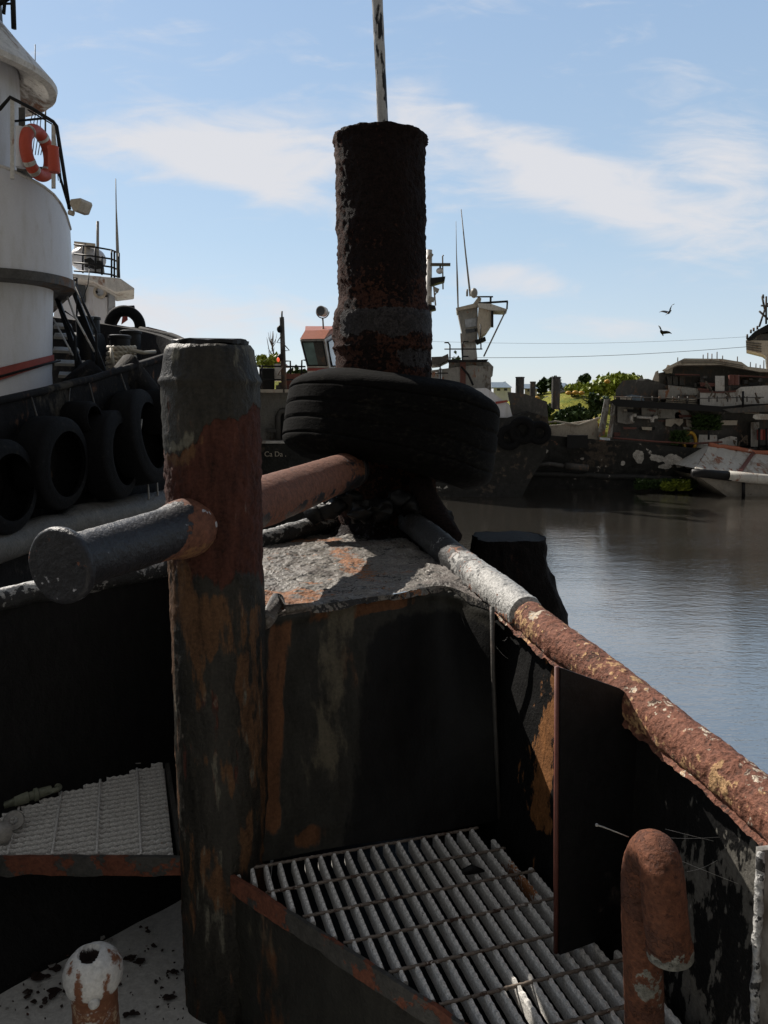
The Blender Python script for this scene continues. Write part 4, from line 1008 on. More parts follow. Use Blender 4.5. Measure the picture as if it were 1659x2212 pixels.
mb.build('companion_rail', M['black'], tb, True)
mb = MB(); mb.pp([(266,672),(274,670),(276,690),(262,700)], Y-4, .1); mb.build('life_jacket', M['red'], tb)
def arch_tyre(x, y, R_px, r_px, Yd, lab):
    m = MB(); Rm = R_px*Yd/F; r_ = r_px*Yd/F
    m.tube([V((Rm*math.cos(a), 0, Rm*math.sin(a))) for a in [2*math.pi*i/48 for i in range(48)]], r_, 18, closed=True)
    for i in range(len(m.v)): m.v[i] = m.v[i]+P(x, y, Yd)
    o = m.build('fender_tyre', M['rubber2'], None, True); tag(o, lab, 'tyre', 'tyres lashed on the bow of the white tug'); return o
arch_tyre(270,705,32,11.5,Y-5.3, 'upright black tyre ring on the brown foredeck before the porthole door')
arch_tyre(350,765,27,11.5,Y-5.4, 'black tyre ring at the end of the white tug foredeck, beside the bitt post')
mb = MB(); mb.pp([(368,730),(381,732),(382,775),(360,775),(362,750)], Y-5.5, .4); mb.build('bow_post', M['black'], tb)
mb = MB(); mb.tube([P(340,735,Y-5.4), P(355,745,Y-5.5), P(345,770,Y-5.4)], .05, 8); mb.tube([P(330,715,Y-5.2), P(362,730,Y-5.2), P(372,745,Y-5.2)], .03, 8); mb.build('lashing', M['rope'], tb, True)

# ================================================================== PUSHBOAT between the two bitts
Y = 15.5
tcb = thing('small_pushboat', (P(640,1000,Y).x, Y+1, 0), 'small white boat between the two bitts, with slanted wheelhouse and rusty red roof', 'boat')
mb = MB(); mb.rect(380,846,790,958,Y,4.0); mb.build('deckhouse', M['grey'], tcb)
mb = MB(); mb.rect(375,953,800,958,Y-.5,5); mb.build('gunwale', M['whiteworn'], tcb)
mb = MB(); mb.pp([(370,957),(805,957),(800,1040),(780,1180),(770,1320),(380,1320)], Y-.45, 4.6); mb.build('hull', M['derelict'], tcb)
mb = MB(); mb.rect(372,841,800,848,Y-.4,5); mb.build('upper_deck', M['beige'], tcb)
mb = MB(); mb.rect(600,890,632,951,Y-.03,.1); mb.build('doorway', M['black'], tcb)  # black slab on the wall, painting the shade inside the recess
mb = MB(); mb.tube([P(600,950,Y-.15), P(600,900,Y-.15), P(606,888,Y-.15), P(640,884,Y-.15)], .06, 10); mb.build('exhaust_pipe', M['dgrey'], tcb, True)
mb = MB(); mb.rect(576,926,596,934,Y-.2,.2); mb.build('vent_box', M['dgrey'], tcb)
mb = MB()
for yy_ in (789, 818): mb.tube([P(380,yy_,Y-.3), P(660,yy_+3,Y-.3)], .018, 6)
for x in (470,520,566): mb.tube([P(x,843,Y-.3), P(x,789,Y-.3)], .018, 6)
mb.build('deck_rail', M['black'], tcb, True)
mb = MB(); mb.tube([P(612,780,Y-.2), P(627,780,Y-.2), P(628,808,Y-.2)], .018, 6); mb.tube([P(660,778,Y-.2), P(652,778,Y-.2), P(651,820,Y-.2)], .018, 6); mb.tube([P(651,804,Y-.2), P(664,804,Y-.2)], .015, 6); mb.build('rail_hoop', M['black'], tcb, True)
mb = MB(); mb.tube([P(614,848,Y-.35), P(609,690,Y-.35), P(608.5,685,Y-.35)], [.055,.045,.045], 10); mb.tube([P(609,690,Y-.35), P(609,672,Y-.35)], .018, 6)
mb.tube([P(608,724,Y-.4), P(598,740,Y-.4), P(612,741,Y-.4)], .010, 5); mb.tube([P(612,742,Y-.4), P(625,757,Y-.4), P(612,758,Y-.4)], .012, 5); mb.tube([P(612,790,Y-.4), P(600,811,Y-.4), P(612,812,Y-.4)], .010, 5)
mst = mb.build('mast', M['dgrey'], tcb, True)
mb = MB(); mb.ball(P(604,711,Y-.4), .055, 10, (1,1,1.3)); mb.build('mast_lamp', M['black'], mst, True)
mb = MB(); mb.ball(P(605,772,Y-.4), .06, 10, (1,1,1.1)); mb.build('mast_lamp', M['black'], mst, True)
mb = MB(); mb.ball(P(601,777,Y-.45), .035, 10, (.8,.8,1.3)); mb.build('red_lantern', M['lamp'], mst, True)
mb = MB(); mb.rect(560,795,593,841,Y-.1,.7); mb.build('black_tank', M['black'], tcb, bevel=.02)
mb = MB(); mb.rect(593,786,608,822,Y+.3,.5); mb.build('locker', M['whiteworn'], tcb)
mb = MB(); mb.rect(610,807,668,842,Y+.5,.6); mb.build('coaming', M['brown'], tcb)
mb = MB(); mb.rect(596,832,620,842,Y-.2,.4); mb.tube([P(606,832,Y-.2),P(606,826,Y-.2)], .04, 8); mb.build('windlass', M['dgrey'], tcb)
# wheelhouse
ph = MB(); fbl, fbr, ftl, ftr = P(664,796,Y), P(712,796,Y), P(648,734,Y-.25), P(701,733,Y-.25)
rbl, rbr = fbl+V((.15,1.3,0)), P(742,796,Y+1.2); rtl, rtr = P(659,714,Y+.9)+V((0,.1,0)), P(727,715,Y+1.1)
ph.hexa([P(664,822,Y), P(712,822,Y), P(742,822,Y+1.2), P(664,822,Y)+V((.15,1.3,0)), fbl, fbr, rbr, rbl]); wl = ph.build('wheelhouse_base', M['whiteworn'], tcb)
ph = MB(); ph.hexa([fbl, fbr, rbr, rbl, ftl, ftr, rtr-V((0,0,.02)), rtl-V((0,0,.02))]); ph.build('wheelhouse', M['whiteworn'], tcb)
o_ = V((0,-.03,.01)); mb = MB(); mb.hexa([ftl+o_, ftr+o_, rtr+o_, rtl+o_, P(659,716,Y+.1)+V((0,0,.02)), P(712,715,Y+.1)+V((0,0,.02)), rtr+V((0,0,.1)), rtl+V((0,0,.1))]); mb.build('roof', M['redroof'], tcb)
def onface(a, b, c, d, u0, v0, u1, v1, off):   # quad on a face given bl, br, tr, tl
    f = lambda u, v: (a.lerp(b, u)).lerp(d.lerp(c, u), v)+off
    return [f(u0,v0), f(u1,v0), f(u1,v1), f(u0,v1)]
mb = MB(); mb.slab(onface(fbl, fbr, ftr, ftl, .08,.12,.90,.90, V((0,-.02,0))), (0,.01,0)); mb.build('window', M['glassgreen'], tcb)
mb = MB(); mb.slab(onface(fbl, fbr, ftr, ftl, .52,.12,.90,.90, V((0,-.032,0))), (0,.008,0)); mb.build('blind', M['dgrey'], tcb)
mb = MB(); q4 = onface(fbl, fbr, ftr, ftl, .06,.10,.92,.92, V((0,-.03,0))); mb.tube(q4, .018, 6, closed=True); mb.build('window_frame', M['black'], tcb)
mb = MB(); mb.slab(onface(fbr, rbr, rtr, ftr, .14,.10,.86,.86, V((.02,-.01,0))), (-.01,0,0)); mb.build('window', M['glasspale'], tcb)
mb = MB(); q4 = onface(fbr, rbr, rtr, ftr, .12,.08,.88,.88, V((.025,-.015,0))); mb.tube(q4, .018, 6, closed=True); mb.build('window_frame', M['black'], tcb)
mb = MB(); mb.hexa([P(663,801,Y-.02), P(713,801,Y-.02), P(743,801,Y+1.19), P(663,801,Y)+V((.1,1.31,0)), P(663,795,Y-.02), P(713,795,Y-.02), P(743,795,Y+1.19), P(663,795,Y)+V((.1,1.31,0))]); mb.build('red_stripe', M['red'], tcb)
mb = MB(); cS = P(697,673,Y+.4); mrt = Matrix.Rotation(R(-18),4,'Z') @ Matrix.Rotation(R(90),4,'X')
mb.lathe([(.001,-.11),(.07,-.11),(.10,-.06),(.105,.1),(.09,.105),(.085,.06),(.001,.04)], cS, 24, M=mrt); sl = mb.build('searchlight', M['whiteworn'], tcb, True, auto=40)
mb = MB(); mb.lathe([(.001,.102),(.088,.102)], cS, 24, M=mrt); mb.build('lens', M['glassdark'], sl)
mb = MB(); mb.tube([V((cS.x+.13*math.cos(a), cS.y, cS.z+.13*math.sin(a))) for a in [math.pi+math.pi*i/12 for i in range(13)]], .012, 6); mb.tube([cS-V((0,0,.13)), P(699,715,Y+.4)], .018, 6); mb.tube([P(691,712,Y+.4), P(705,712,Y+.4)], .02, 6); mb.build('yoke', M['grey'], sl, True)
mb = MB(); mb.pp([(725,668),(729,666),(742,677),(738,688),(728,682)], Y+1, .2); mb.tube([P(735,685,Y+1), P(737,725,Y+1)], .04, 8); mb.build('horn', M['black'], tcb)
fc = bpy.data.curves.new('lettering', 'FONT'); fc.body = "Ca Da ."; fc.size = 15*Y/F*1.0; fc.extrude = .005
to = bpy.data.objects.new('lettering_tmp', fc); C.objects.link(to); bpy.context.view_layer.update()
me = bpy.data.meshes.new_from_object(to.evaluated_get(bpy.context.evaluated_depsgraph_get())); bpy.data.objects.remove(to)
lt = bpy.data.objects.new('lettering', me); C.objects.link(lt); me.materials.append(M['beige']); lt.parent = tcb; lt.location = P(571,986,Y-.49)-tcb.location; lt.rotation_euler = (R(90),0,0)

# ================================================================== TUG RIGHT OF THE TALL BITT
Y = 34.0
td = thing('derelict_tug', (P(1040,900,Y).x, Y+2, 0), 'grey and white tug right of the tall bitt, with masthead platform and radar', 'tugboat')
mb = MB(); mb.pp([(930,800),(1020,789),(1060,792),(1062,860),(900,860)], Y, 4); mb.build('deckhouse', M['grey'], td)
mb = MB(); mb.pp([(932,771),(955,770),(968,764),(970,776),(950,786),(932,788)], Y-.5, 3); mb.build('canopy', M['dgrey'], td)
mb = MB(); mb.pp([(968,777),(1020,777),(1055,776),(1052,781),(968,782)], Y-.3, 4); mb.build('upper_deck', M['black'], td)
mb = MB(); mb.pp([(970,781),(1055,781),(1066,792),(1064,812),(1040,835),(1000,838),(965,838)], Y+.2, 3); mb.build('after_house', M['grey'], td)
mb = MB(); mb.rect(994,782,1006,830,Y-.05,.4); mb.build('funnel', M['brown'], td)
mb = MB(); mb.rect(948,796,955,830,Y-.06,.1); mb.build('window', M['glasspale'], td)
TT('stanchion', M['black'], td, [([P(951,790,Y-.3), P(951,836,Y-.3)], .03), ([P(940,806,Y-.3), P(968,806,Y-.3)], .03)])
TT('hose', M['black'], td, [([P(996,792,Y-.2), P(1012,810,Y-.2), P(1022,832,Y-.2)], .05)])
mb = MB()
mb.tube([P(960,740,Y), P(968,740,Y), P(972,745,Y), P(972,778,Y)], .035, 6); mb.tube([P(1012,738,Y), P(1002,738,Y), P(999,744,Y), P(999,778,Y)], .035, 6); mb.tube([P(960,754,Y), P(1042,754,Y)], .03, 6); mb.tube([P(1038,700,Y), P(1039,754,Y)], .03, 6); mb.tube([P(999,770,Y), P(1012,770,Y)], .03, 6)
mb.build('deck_rail', M['black'], td, True)
# hull with white bow
mb = MB(); mb.pp([(900,845),(1050,838),(1066,848),(1082,862),(1100,872),(1108,905),(1090,912),(1000,915),(900,915)], Y-.6, 5); mb.build('white_bulwark', M['white'], td)
mb = MB(); mb.pp([(1070,868),(1096,864),(1098,868),(1072,873)], Y-.68, .1); mb.build('red_line', M['red'], td)
mb = MB(); mb.pp([(900,905),(1100,900),(1140,885),(1178,905),(1186,930),(1178,985),(1150,1035),(1120,1076),(900,1076)], Y-.8, 5.4); mb.warp(.15, .8, 3); mb.build('hull', M['derelict'], td)
# mast close to the tall bitt
mb = MB(); mb.tube([P(925,790,Y+1), P(927,540,Y+1)], .14, 10); mb.tube([P(935,600,Y+1), P(941,660,Y+1)], .04, 6); ms1 = mb.build('mast', M['whiteworn'], td, True)
mb = MB(); mb.pp([(925,681-38+14),(940,660),(942,668),(925,672)], Y+.6, .6); mb.pp([(930,600),(962,597),(960,607),(930,616)], Y+.6, .6); mb.build('crosstree', M['black'], ms1)
mb = MB(); mb.rect(930,568,973,573,Y+.6,.25); mb.rect(949,573,953,580,Y+.7,.1); rd = mb.build('radar_bar', M['dgrey'], td)
mb = MB(); mb.ball(P(950,585,Y+.8), .15, 12, (1.1,1,.9)); mb.build('radar_drive', M['white'], rd, True)
mb = MB(); mb.tube([P(957,625,Y+.8), P(956,554,Y+.8), P(958,551,Y+.8)], .035, 6); mb.build('antenna', M['grey'], td, True)
mb = MB(); mb.pp([(936,618),(949,624),(946,632),(938,628)], Y+.7, .2); mb.tube([P(945,628,Y+.8), P(938,640,Y+.8)], .03, 6); mb.tube([P(925,560,Y+.8), P(933,548,Y+.8)], .1, 6); mb.tube([P(925,645,Y+.8), P(938,648,Y+.8)], .12, 6); mb.build('horn', M['grey'], td)
# masthead platform
mb = MB(); mb.pp([(994,720),(1026,720),(1032,782),(998,782)], Y+1.2, 1.0); mb.build('mast_trunk', M['whiteworn'], td)
mb = MB(); mb.pp([(987,668),(1032,662),(1032,735),(1004,742),(998,720)], Y+1.0, 1.6); mb.build('mast_house', M['grey'], td)
mb = MB(); mb.pp([(985,665),(1022,656),(1034,640),(1040,645),(1028,664),(986,671)], Y+.8, 1.8); mb.build('house_roof', M['beige'], td)
mb = MB(); mb.pp([(1004,690),(1030,686),(1030,704),(1006,708)], Y+.97, .05); mb.build('window', M['glasspale'], td)
mb = MB(); mb.pp([(1005,712),(1030,709),(1030,716),(1007,720)], Y+.97, .05); mb.build('window', M['glassdark'], td)
mb = MB(); mb.pp([(1034,656),(1062,668),(1062,700),(1050,718),(1034,730),(1031,700)], Y+.6, 1.4); mb.build('mast_cabin', M['beige'], td)
mb = MB(); mb.pp([(1034,655),(1060,656),(1096,668),(1092,671),(1060,670),(1036,664)], Y+.4, 1.6); mb.build('awning', M['whiteworn'], td)
mb = MB(); mb.rect(1061,670,1066,706,Y+.5,.3); mb.build('cabin_door', M['black'], td)
mb = MB(); mb.tube([P(1034,655,Y+.5), P(1097,651,Y+.5)], .05, 6); mb.tube([P(1028,641,Y+.5), P(1065,641,Y+.5)], .035, 6); mb.tube([P(1060,641,Y+.5), P(1059,670,Y+.5)], .05, 6); mb.tube([P(1096,651,Y+.5), P(1095,668,Y+.5)], .04, 6); mb.build('davit', M['black'], td, True)
mb = MB(); mb.tube([P(1094,668,Y+.5), P(1045,770,Y+.3)], .035, 6); mb.build('stay', M['grey'], td, True)
mb = MB(); mb.ball(P(1024,633,Y+.8), .2, 12, (.8,1,1.1)); mb.tube([P(1009,640,Y+.8), P(1009,625,Y+.8)], .05, 6); mb.build('searchlight', M['grey'], td, True)
mb = MB(); mb.tube([P(1016,640,Y+1), P(1005,540,Y+1), P(996,452,Y+1)], [.05,.035,.02], 6); mb.build('antenna', M['grey'], td, True)
mb = MB(); mb.tube([P(990,680,Y+1), P(988,610,Y+1), P(986,545,Y+1), P(985,478,Y+1)], [.035,.045,.02,.01], 6); mb.build('antenna', M['grey'], td, True)
mb = MB(); mb.pp([(1026,735),(1048,727),(1050,735),(1030,744)], Y+.6, .5); mb.build('bracket', M['black'], td)
for (x, y, rr) in ((1128,930,26),(1165,935,22),(1100,945,24)):
    m = MB(); m.tube([V((rr*Y/F*.8*math.cos(a), 0, rr*Y/F*.8*math.sin(a))) for a in [2*math.pi*i/28 for i in range(28)]], rr*Y/F*.34, 10, closed=True)
    for i in range(len(m.v)): m.v[i] = m.v[i]+P(x, y, Y-1.2)
    o = m.build('bow_fender', M['rubber2'], None, True); tag(o, {1128:'black tyre on the bow of the grey tug right of the central tyre', 1165:'black tyre furthest right on the bow of the grey tug', 1100:'black tyre on the grey tug bow, nearest to the large central tyre'}[x], 'tyre', 'tyres on the bow of the grey tug')
# bow bitts and clutter
for (x, yt, w) in ((1122,814,18),(1200,814,18),(1150,824,12)):
    bitt(x, yt, 870, w, Y+1, 'bow_bitt', 'dgrey', td)
mb = MB(); mb.pp([(1095,845),(1135,850),(1180,870),(1186,910),(1130,912),(1105,900)], Y+.2, 3); mb.warp(.1, 1, 3); mb.build('fore_bulwark', M['dgrey'], td)

# ================================================================== DERELICT HULKS ON THE RIGHT
Y = 36.0
te = thing('hulk_row', (P(1400,1000,Y).x, Y+3, 0), 'long derelict black hulk on the right with stacked decks, peeling paint and weeds', 'hulk')
mb = MB(); mb.pp([(1128,968),(1140,936),(1200,940),(1300,950),(1420,966),(1540,970),(1720,975),(1720,1052),(1300,1050),(1130,1040)], Y, 7)
mb = MB()
def dh(u, v):
    x = 1128+u*620; yt = 936+ (x-1128)*.085 if x < 1500 else 968; yb = 1074
    y = yb+(yt-yb)*v; q = P(x, y, Y); q.y += .35*math.cos(u*2)*.5+.5*(1-v)*.6+.12*fb(q, .5, 4, 2)
    return q
def dfld(u, v, q):
    x = 1128+u*620; yt = 936+(x-1128)*.085 if x < 1500 else 968; y = 1074+(yt-1074)*v; b = 0
    for (cx_, cy_, rx_, ry_) in ((1383,990,13,15),(1422,990,16,9),(1455,993,22,13),(1470,1003,12,9),(1440,1008,14,5),(1488,1001,8,14),(1262,992,6,4),(1180,975,6,4),(1350,1002,5,5)):
        b = max(b, .75*sst(1.3, .6, math.sqrt(((x-cx_)/rx_)**2+((y-cy_)/ry_)**2)+.35*fb(q, 1.6, 3, 5)))
    return (0, b, .15*sst(.8,1,v))
mb.grid(dh, 420, 60, dfld); mb.add([dh(i/140, 1) for i in range(141)]+[dh(i/140, 1)+V((0,7,0)) for i in range(141)], [(i, i+1, i+142, i+141) for i in range(140)]); mb.build('hull', M['derelict'], te, True, auto=40)
mb = MB(); mb.tube([P(1128+i*20, 1022+i*.8, Y-.1)+V((0,0,.03*nz((i,0,0),.7,2))) for i in range(30)], .14, 8); mb.warp(.06, 1.4); mb.build('rubbing_band', M['derelict'], te, True)
mb = MB(); mb.tube([P(1130,1006,Y-.2), P(1190,1002,Y-.2), P(1240,1010,Y-.2)], .10, 8); mb.tube([P(1220,1006,Y-.25), P(1270,1011,Y-.25)], .16, 10); mb.build('fender_pipe', M['dgrey'], te, True)
mb = MB(); mb.tube([P(1325,946,Y-.05), P(1420,954,Y-.05), P(1500,958,Y-.05), P(1560,955,Y-.05)], .05, 6); mb.build('red_gunwale', M['brown'], te, True)
mb = MB(); mb.rect(1225,940,1270,968,Y-.08,.3); mb.build('freeing_port', M['black'], te)
mb = MB(); mb.pp([(1150,920),(1200,918),(1290,905),(1296,950),(1180,942)], Y+1, .3); mb.build('bulwark_panel', M['beige'], te)
mb = MB(); mb.tube([P(1150,918,Y+.9), P(1200,910,Y+.9), P(1250,918,Y+.9), P(1295,902,Y+.9)], .05, 6); mb.build('hand_line', M['rope'], te, True)
mb = MB(); mb.pp([(1306,862),(1318,862),(1306,940),(1290,945)], Y+.4, .6); mb.pp([(1324,865),(1330,865),(1322,945),(1312,945)], Y+.4, .6); mb.build('stem_post', M['grey'], te)
R_ = lambda name, mat, x0, y0, x1, y1, off=0, dep=3: MB().rect(x0, y0, x1, y1, Y+off, dep).build(name, M[mat], te)
PPp = lambda name, mat, pts, off=0, dep=3: MB().pp(pts, Y+off, dep).build(name, M[mat], te)
R_('main_house', 'dgrey', 1318, 868, 1760, 962, 1.2, 5)
PPp('deck_edge', 'black', [(1318,866),(1330,862),(1480,872),(1560,878),(1760,868),(1760,880),(1560,890),(1330,878)], .2, 5)
PPp('wall_panel', 'grey', [(1334,876),(1368,878),(1368,915),(1352,916),(1334,912)], 1.0, .15)
PPp('wall_panel', 'grey', [(1386,880),(1480,886),(1500,898),(1490,905),(1386,902)], 1.0, .15)
PPp('peeled_patch', 'beige', [(1438,906),(1458,904),(1458,892),(1466,890),(1474,896),(1476,912),(1468,921),(1458,914),(1450,922),(1438,920)], 1.0, .1)
PPp('peeled_patch', 'beige', [(1482,906),(1492,908),(1495,926),(1490,930),(1483,918)], 1.0, .1)
mb = MB(); mb.tube([P(1364,912,Y+.7), P(1364,900,Y+.7), P(1368,897,Y+.7), P(1374,897,Y+.7)], .09, 8); mb.tube([P(1376,901,Y+.7), P(1408,903,Y+.7)], .06, 8); mb.tube([P(1409,912,Y+.7), P(1409,905,Y+.7), P(1413,901,Y+.7), P(1420,901,Y+.7)], .09, 8); mb.build('vent_pipe', M['whiteworn'], te, True)
PPp('hatch_cover', 'whiteworn', [(1510,939),(1548,940),(1552,966),(1508,966)], .9, .1)
PPp('hatch_cover', 'whiteworn', [(1552,950),(1578,942),(1592,945),(1592,966),(1552,966)], .8, .1)
# second tier
PPp('second_tier', 'dgrey', [(1330,842),(1345,822),(1400,818),(1440,832),(1500,835),(1760,830),(1760,872),(1330,866)], 1.6, 4)
PPp('tank', 'whiteworn', [(1512,848),(1560,848),(1585,846),(1600,836),(1650,833),(1760,833),(1760,868),(1600,874),(1560,880),(1512,874)], .9, 1.2)
PPp('red_edge', 'brown', [(1512,845),(1560,846),(1590,843),(1590,847),(1560,849),(1512,848)], .85, .2)
PPp('long_wall', 'grey', [(1422,842),(1444,842),(1444,832),(1512,840),(1512,862),(1422,862)], 1.0, .5)
PPp('louvre_box', 'beige', [(1440,858),(1506,862),(1506,875),(1438,870)], .8, .6)
mb = MB()
for k in range(3): mb.pp([(1439,861+k*4),(1506,865+k*4),(1506,866.3+k*4),(1439,862.3+k*4)], Y+.74, .06)
mb.rect(1483,853,1485.5,875,Y+.7,.08); mb.rect(1504,853,1506,872,Y+.7,.08); mb.build('louvre_slats', M['black'], te)
PPp('small_cabin', 'blueroof', [(1340,858),(1365,852),(1390,856),(1392,866),(1340,865)], .9, 1)
R_('cabin_window', 'beige', 1340, 857, 1366, 864, .85, .05)
# third tier and roof
PPp('third_tier', 'dgrey', [(1415,832),(1422,806),(1450,800),(1455,788),(1560,790),(1660,806),(1760,806),(1760,835),(1415,835)], 2.2, 4)
PPp('deck_strip', 'brown', [(1458,807),(1512,809),(1512,811),(1458,810)], 1.4, .4); PPp('deck_strip', 'brown', [(1575,809),(1625,811),(1660,814),(1660,816),(1575,812)], 1.4, .4)
for (x0, x1) in ((1442,1452),(1454,1465),(1468,1480),(1512,1522)): R_('column', 'dgrey', x0, 813, x1, 832, 1.9, .4)
R_('column', 'whiteworn', 1545, 812, 1565, 845, 1.0, .5)
PPp('roof', 'beige', [(1430,800),(1450,788),(1478,774),(1560,775),(1602,782),(1616,792),(1660,797),(1760,798),(1760,806),(1640,803),(1560,788),(1462,789),(1434,802)], 1.0, 5.5)
mb = MB()
for k in range(2): mb.pp([(1472,779+k*4),(1545,779+k*4),(1606,789+k*4),(1606,790.2+k*4),(1545,780.3+k*4),(1472,780.2+k*4)], Y+.95, .07)
mb.build('roof_seams', M['dgrey'], te)
PPp('gable', 'beige', [(1408,824),(1416,803),(1422,800),(1424,824)], 1.6, .4); PPp('gable', 'beige', [(1436,800),(1442,788),(1454,790),(1452,806),(1438,806)], 1.6, .4); PPp('gable', 'grey', [(1378,822),(1384,812),(1394,822)], 1.6, .4)
mb = MB()
for (x, y0, y1) in ((1464,772,784),(1519,766,776),(1529,762,776),(1538,764,776),(1549,760,776),(1561,768,778),(1593,770,784),(1621,782,797),(1633,785,797),(1650,778,800),(1642,788,799)): mb.tube([P(x,y1,Y+2), P(x,y0,Y+2)], .025, 5)
mb.build('aerials', M['dgrey'], te, True)
mb = MB()
random.seed(5)
for k in range(70):
    x = random.uniform(1500,1655); y = random.uniform(812,842) if k < 35 else random.uniform(905,960)
    if y < 900 or x > 1600:
        mb.rect(x, y, x+random.uniform(2,9), y+random.uniform(2,12), Y+.9+random.random(), .2)
mb.warp(.05, 2); mb.build('deck_clutter', M['dgrey'], te)
mb = MB()
for k in range(26):
    x, y = random.choice(((1532,833),(1603,862),(1637,860),(1570,858),(1590,955),(1608,950),(1540,850)))
    mb.tube([P(x+random.uniform(-8,8), y+random.uniform(-12,6), Y+.6), P(x+random.uniform(-8,8), y+random.uniform(-6,12), Y+.6)], .04, 5)
mb.build('scrap_pipes', M['bark'], te)
for k, (x, y) in enumerate(((1642,938),(1655,938),(1580,820),(1590,820))):
    m = MB(); m.tube([P(x,y+12,Y+.2), P(x,y-10,Y+.2)], .14, 12); m.build('red_drum', M['brown' if k > 1 else 'red'], te, True, auto=40)
mb = MB(); mb.pp([(1628,896),(1640,894),(1760,900),(1760,908),(1632,906),(1626,902)], Y-.2, .6); mb.build('rusty_awning', M['bargeroof'], te)
mb = MB(); mb.pp([(1560,884),(1600,880),(1660,874),(1760,870),(1760,884),(1640,890),(1580,892)], Y+.1, .5); mb.build('boom', M['dgrey'], te)
mb = MB(); mb.rect(1622,912,1640,965,Y+.4,.8); mb.build('winch_housing', M['grey'], te)
for (x, y0, y1) in ((1640,925,975),(1656,925,975),(1605,845,880),(1531,930,950)): 
    m = MB(); m.tube([P(x,y1,Y), P(x,y0,Y)], .05, 6); m.build('stanchion', M['black'], te, True)
mb = MB(); mb.tube([V((.28*math.cos(a), 0, .45*math.sin(a)))+P(1490,955,Y+.6) for a in [2*math.pi*i/24 for i in range(24)]], .08, 8, closed=True); tag(mb.build('yellow_ring', M['yellow'], None, True), 'small yellow ring standing in the weeds on the derelict hulk', 'ring')

random.seed(11)
for k in range(34):
    x = random.uniform(1322,1640); y = random.choice((884,896,908,922,934,948,826,838,852)); w_ = random.uniform(10,44); h_ = random.uniform(3,11)
    PPp('plating', random.choice(('grey','dgrey','beige','dgrey','brown','black','grey')), [(x,y),(x+w_,y+random.uniform(0,3)),(x+w_*.95,y+h_),(x+2,y+h_+random.uniform(-2,2))], random.uniform(.75,1.15), .12)
for k in range(16):
    x = 1330+k*20+random.uniform(-6,6); TT('rail_stanchion', M['dgrey'], te, [([P(x,868,Y+.3), P(x,856,Y+.3)], .03)])
TT('guard_rail', M['dgrey'], te, [([P(1325,857,Y+.3), P(1480,861,Y+.3), P(1650,858,Y+.3)], .025)])
# barge with pale sloping plates, in front of the hulk
Yq = 33.5
tf = thing('rusty_barge', (P(1600,1040,Yq).x, Yq+3, 0), 'low barge with pale sloping rust streaked plates at the right border', 'barge')
def rf(u, v):
    x0, y0 = 1502, 1012; x1, y1 = 1532, 964
    bx = 1502+u*300; by = 1012+u*300*.14; tx = 1532+u*280; ty = 964+u*280*.12
    a = P(bx, by, Yq); b = P(tx, ty, Yq+2.2); q = a.lerp(b, v)
    return q+V((0,-.3,.8)).normalized()*(.07*fb(q, .8, 4, 3)-.05*max(0,1-abs((u*7)%1-.5)*14))
mb = MB(); mb.grid(rf, 120, 30); mb.build('sloping_plates', M['bargeroof'], tf, True)
mb = MB(); mb.add([rf(0,0), rf(0,1), P(1532,964,Yq+2.2)+V((0,4,0)), P(1502,1012,Yq)+V((0,6,0))], [(0,1,2,3)]); mb.add([rf(i/30,1) for i in range(31)]+[rf(i/30,1)+V((0,4,0)) for i in range(31)], [(i,i+1,i+32,i+31) for i in range(30)]); mb.build('top_deck', M['bargeroof'], tf)
mb = MB(); mb.tube([rf(i/40, 1)+V((0,0,.04)) for i in range(41)], .11, 8); mb.warp(.05, 1.5); mb.build('top_coaming', M['redroof'], tf, True)
for (u0,) in ((.30,),(.56,)):
    m = MB(); m.slab([rf(u0,0)+V((0,-.02,.05)), rf(u0+.03,0)+V((0,-.02,.05)), rf(u0+.06,1)+V((0,-.02,.05)), rf(u0+.035,1)+V((0,-.02,.05))], (0,0,.05)); m.build('plate_seam', M['brown'], tf)
mb = MB(); mb.tube([P(1494,1022,Yq-.2), P(1520,1023,Yq-.25), P(1578,1029,Yq-.25)], [.17,.20,.2], 14); mb.warp(.06, 2); mb.build('rubber_fender', M['black'], tf, True)
mb = MB(); mb.tube([P(1574,1027,Yq-.3), P(1620,1032,Yq-.3), P(1700,1040,Yq-.3), P(1790,1050,Yq-.3)], .21, 14); mb.warp(.06, 1.8, 4); mb.build('rusty_fender', M['bargeroof'], tf, True)
mb = MB()
def bh(u, v):
    x = 1503+u*290; yt = 1026+u*30; yb = 1053+u*60; q = P(x, yt, Yq); qb = Q(x+ (8 if u < .1 else 0), yb+14, -.4); q = qb.lerp(q, v); q.y = Yq-.1+.05*fb(q, .7, 3); return q
mb.grid(bh, 60, 12); k_ = [bh(0, j/12) for j in range(13)]; mb.add(k_+[q+V((0,6,0)) for q in k_], [(j, j+1, j+14, j+13) for j in range(12)]); mb.build('barge_hull', M['bargehull'], tf, True, auto=40)
mb = MB(); mb.tube([P(1606,1040,Yq-.3), P(1606,1075,Yq-.3)], .08, 8); mb.build('fender_chain', M['black'], tf, True)

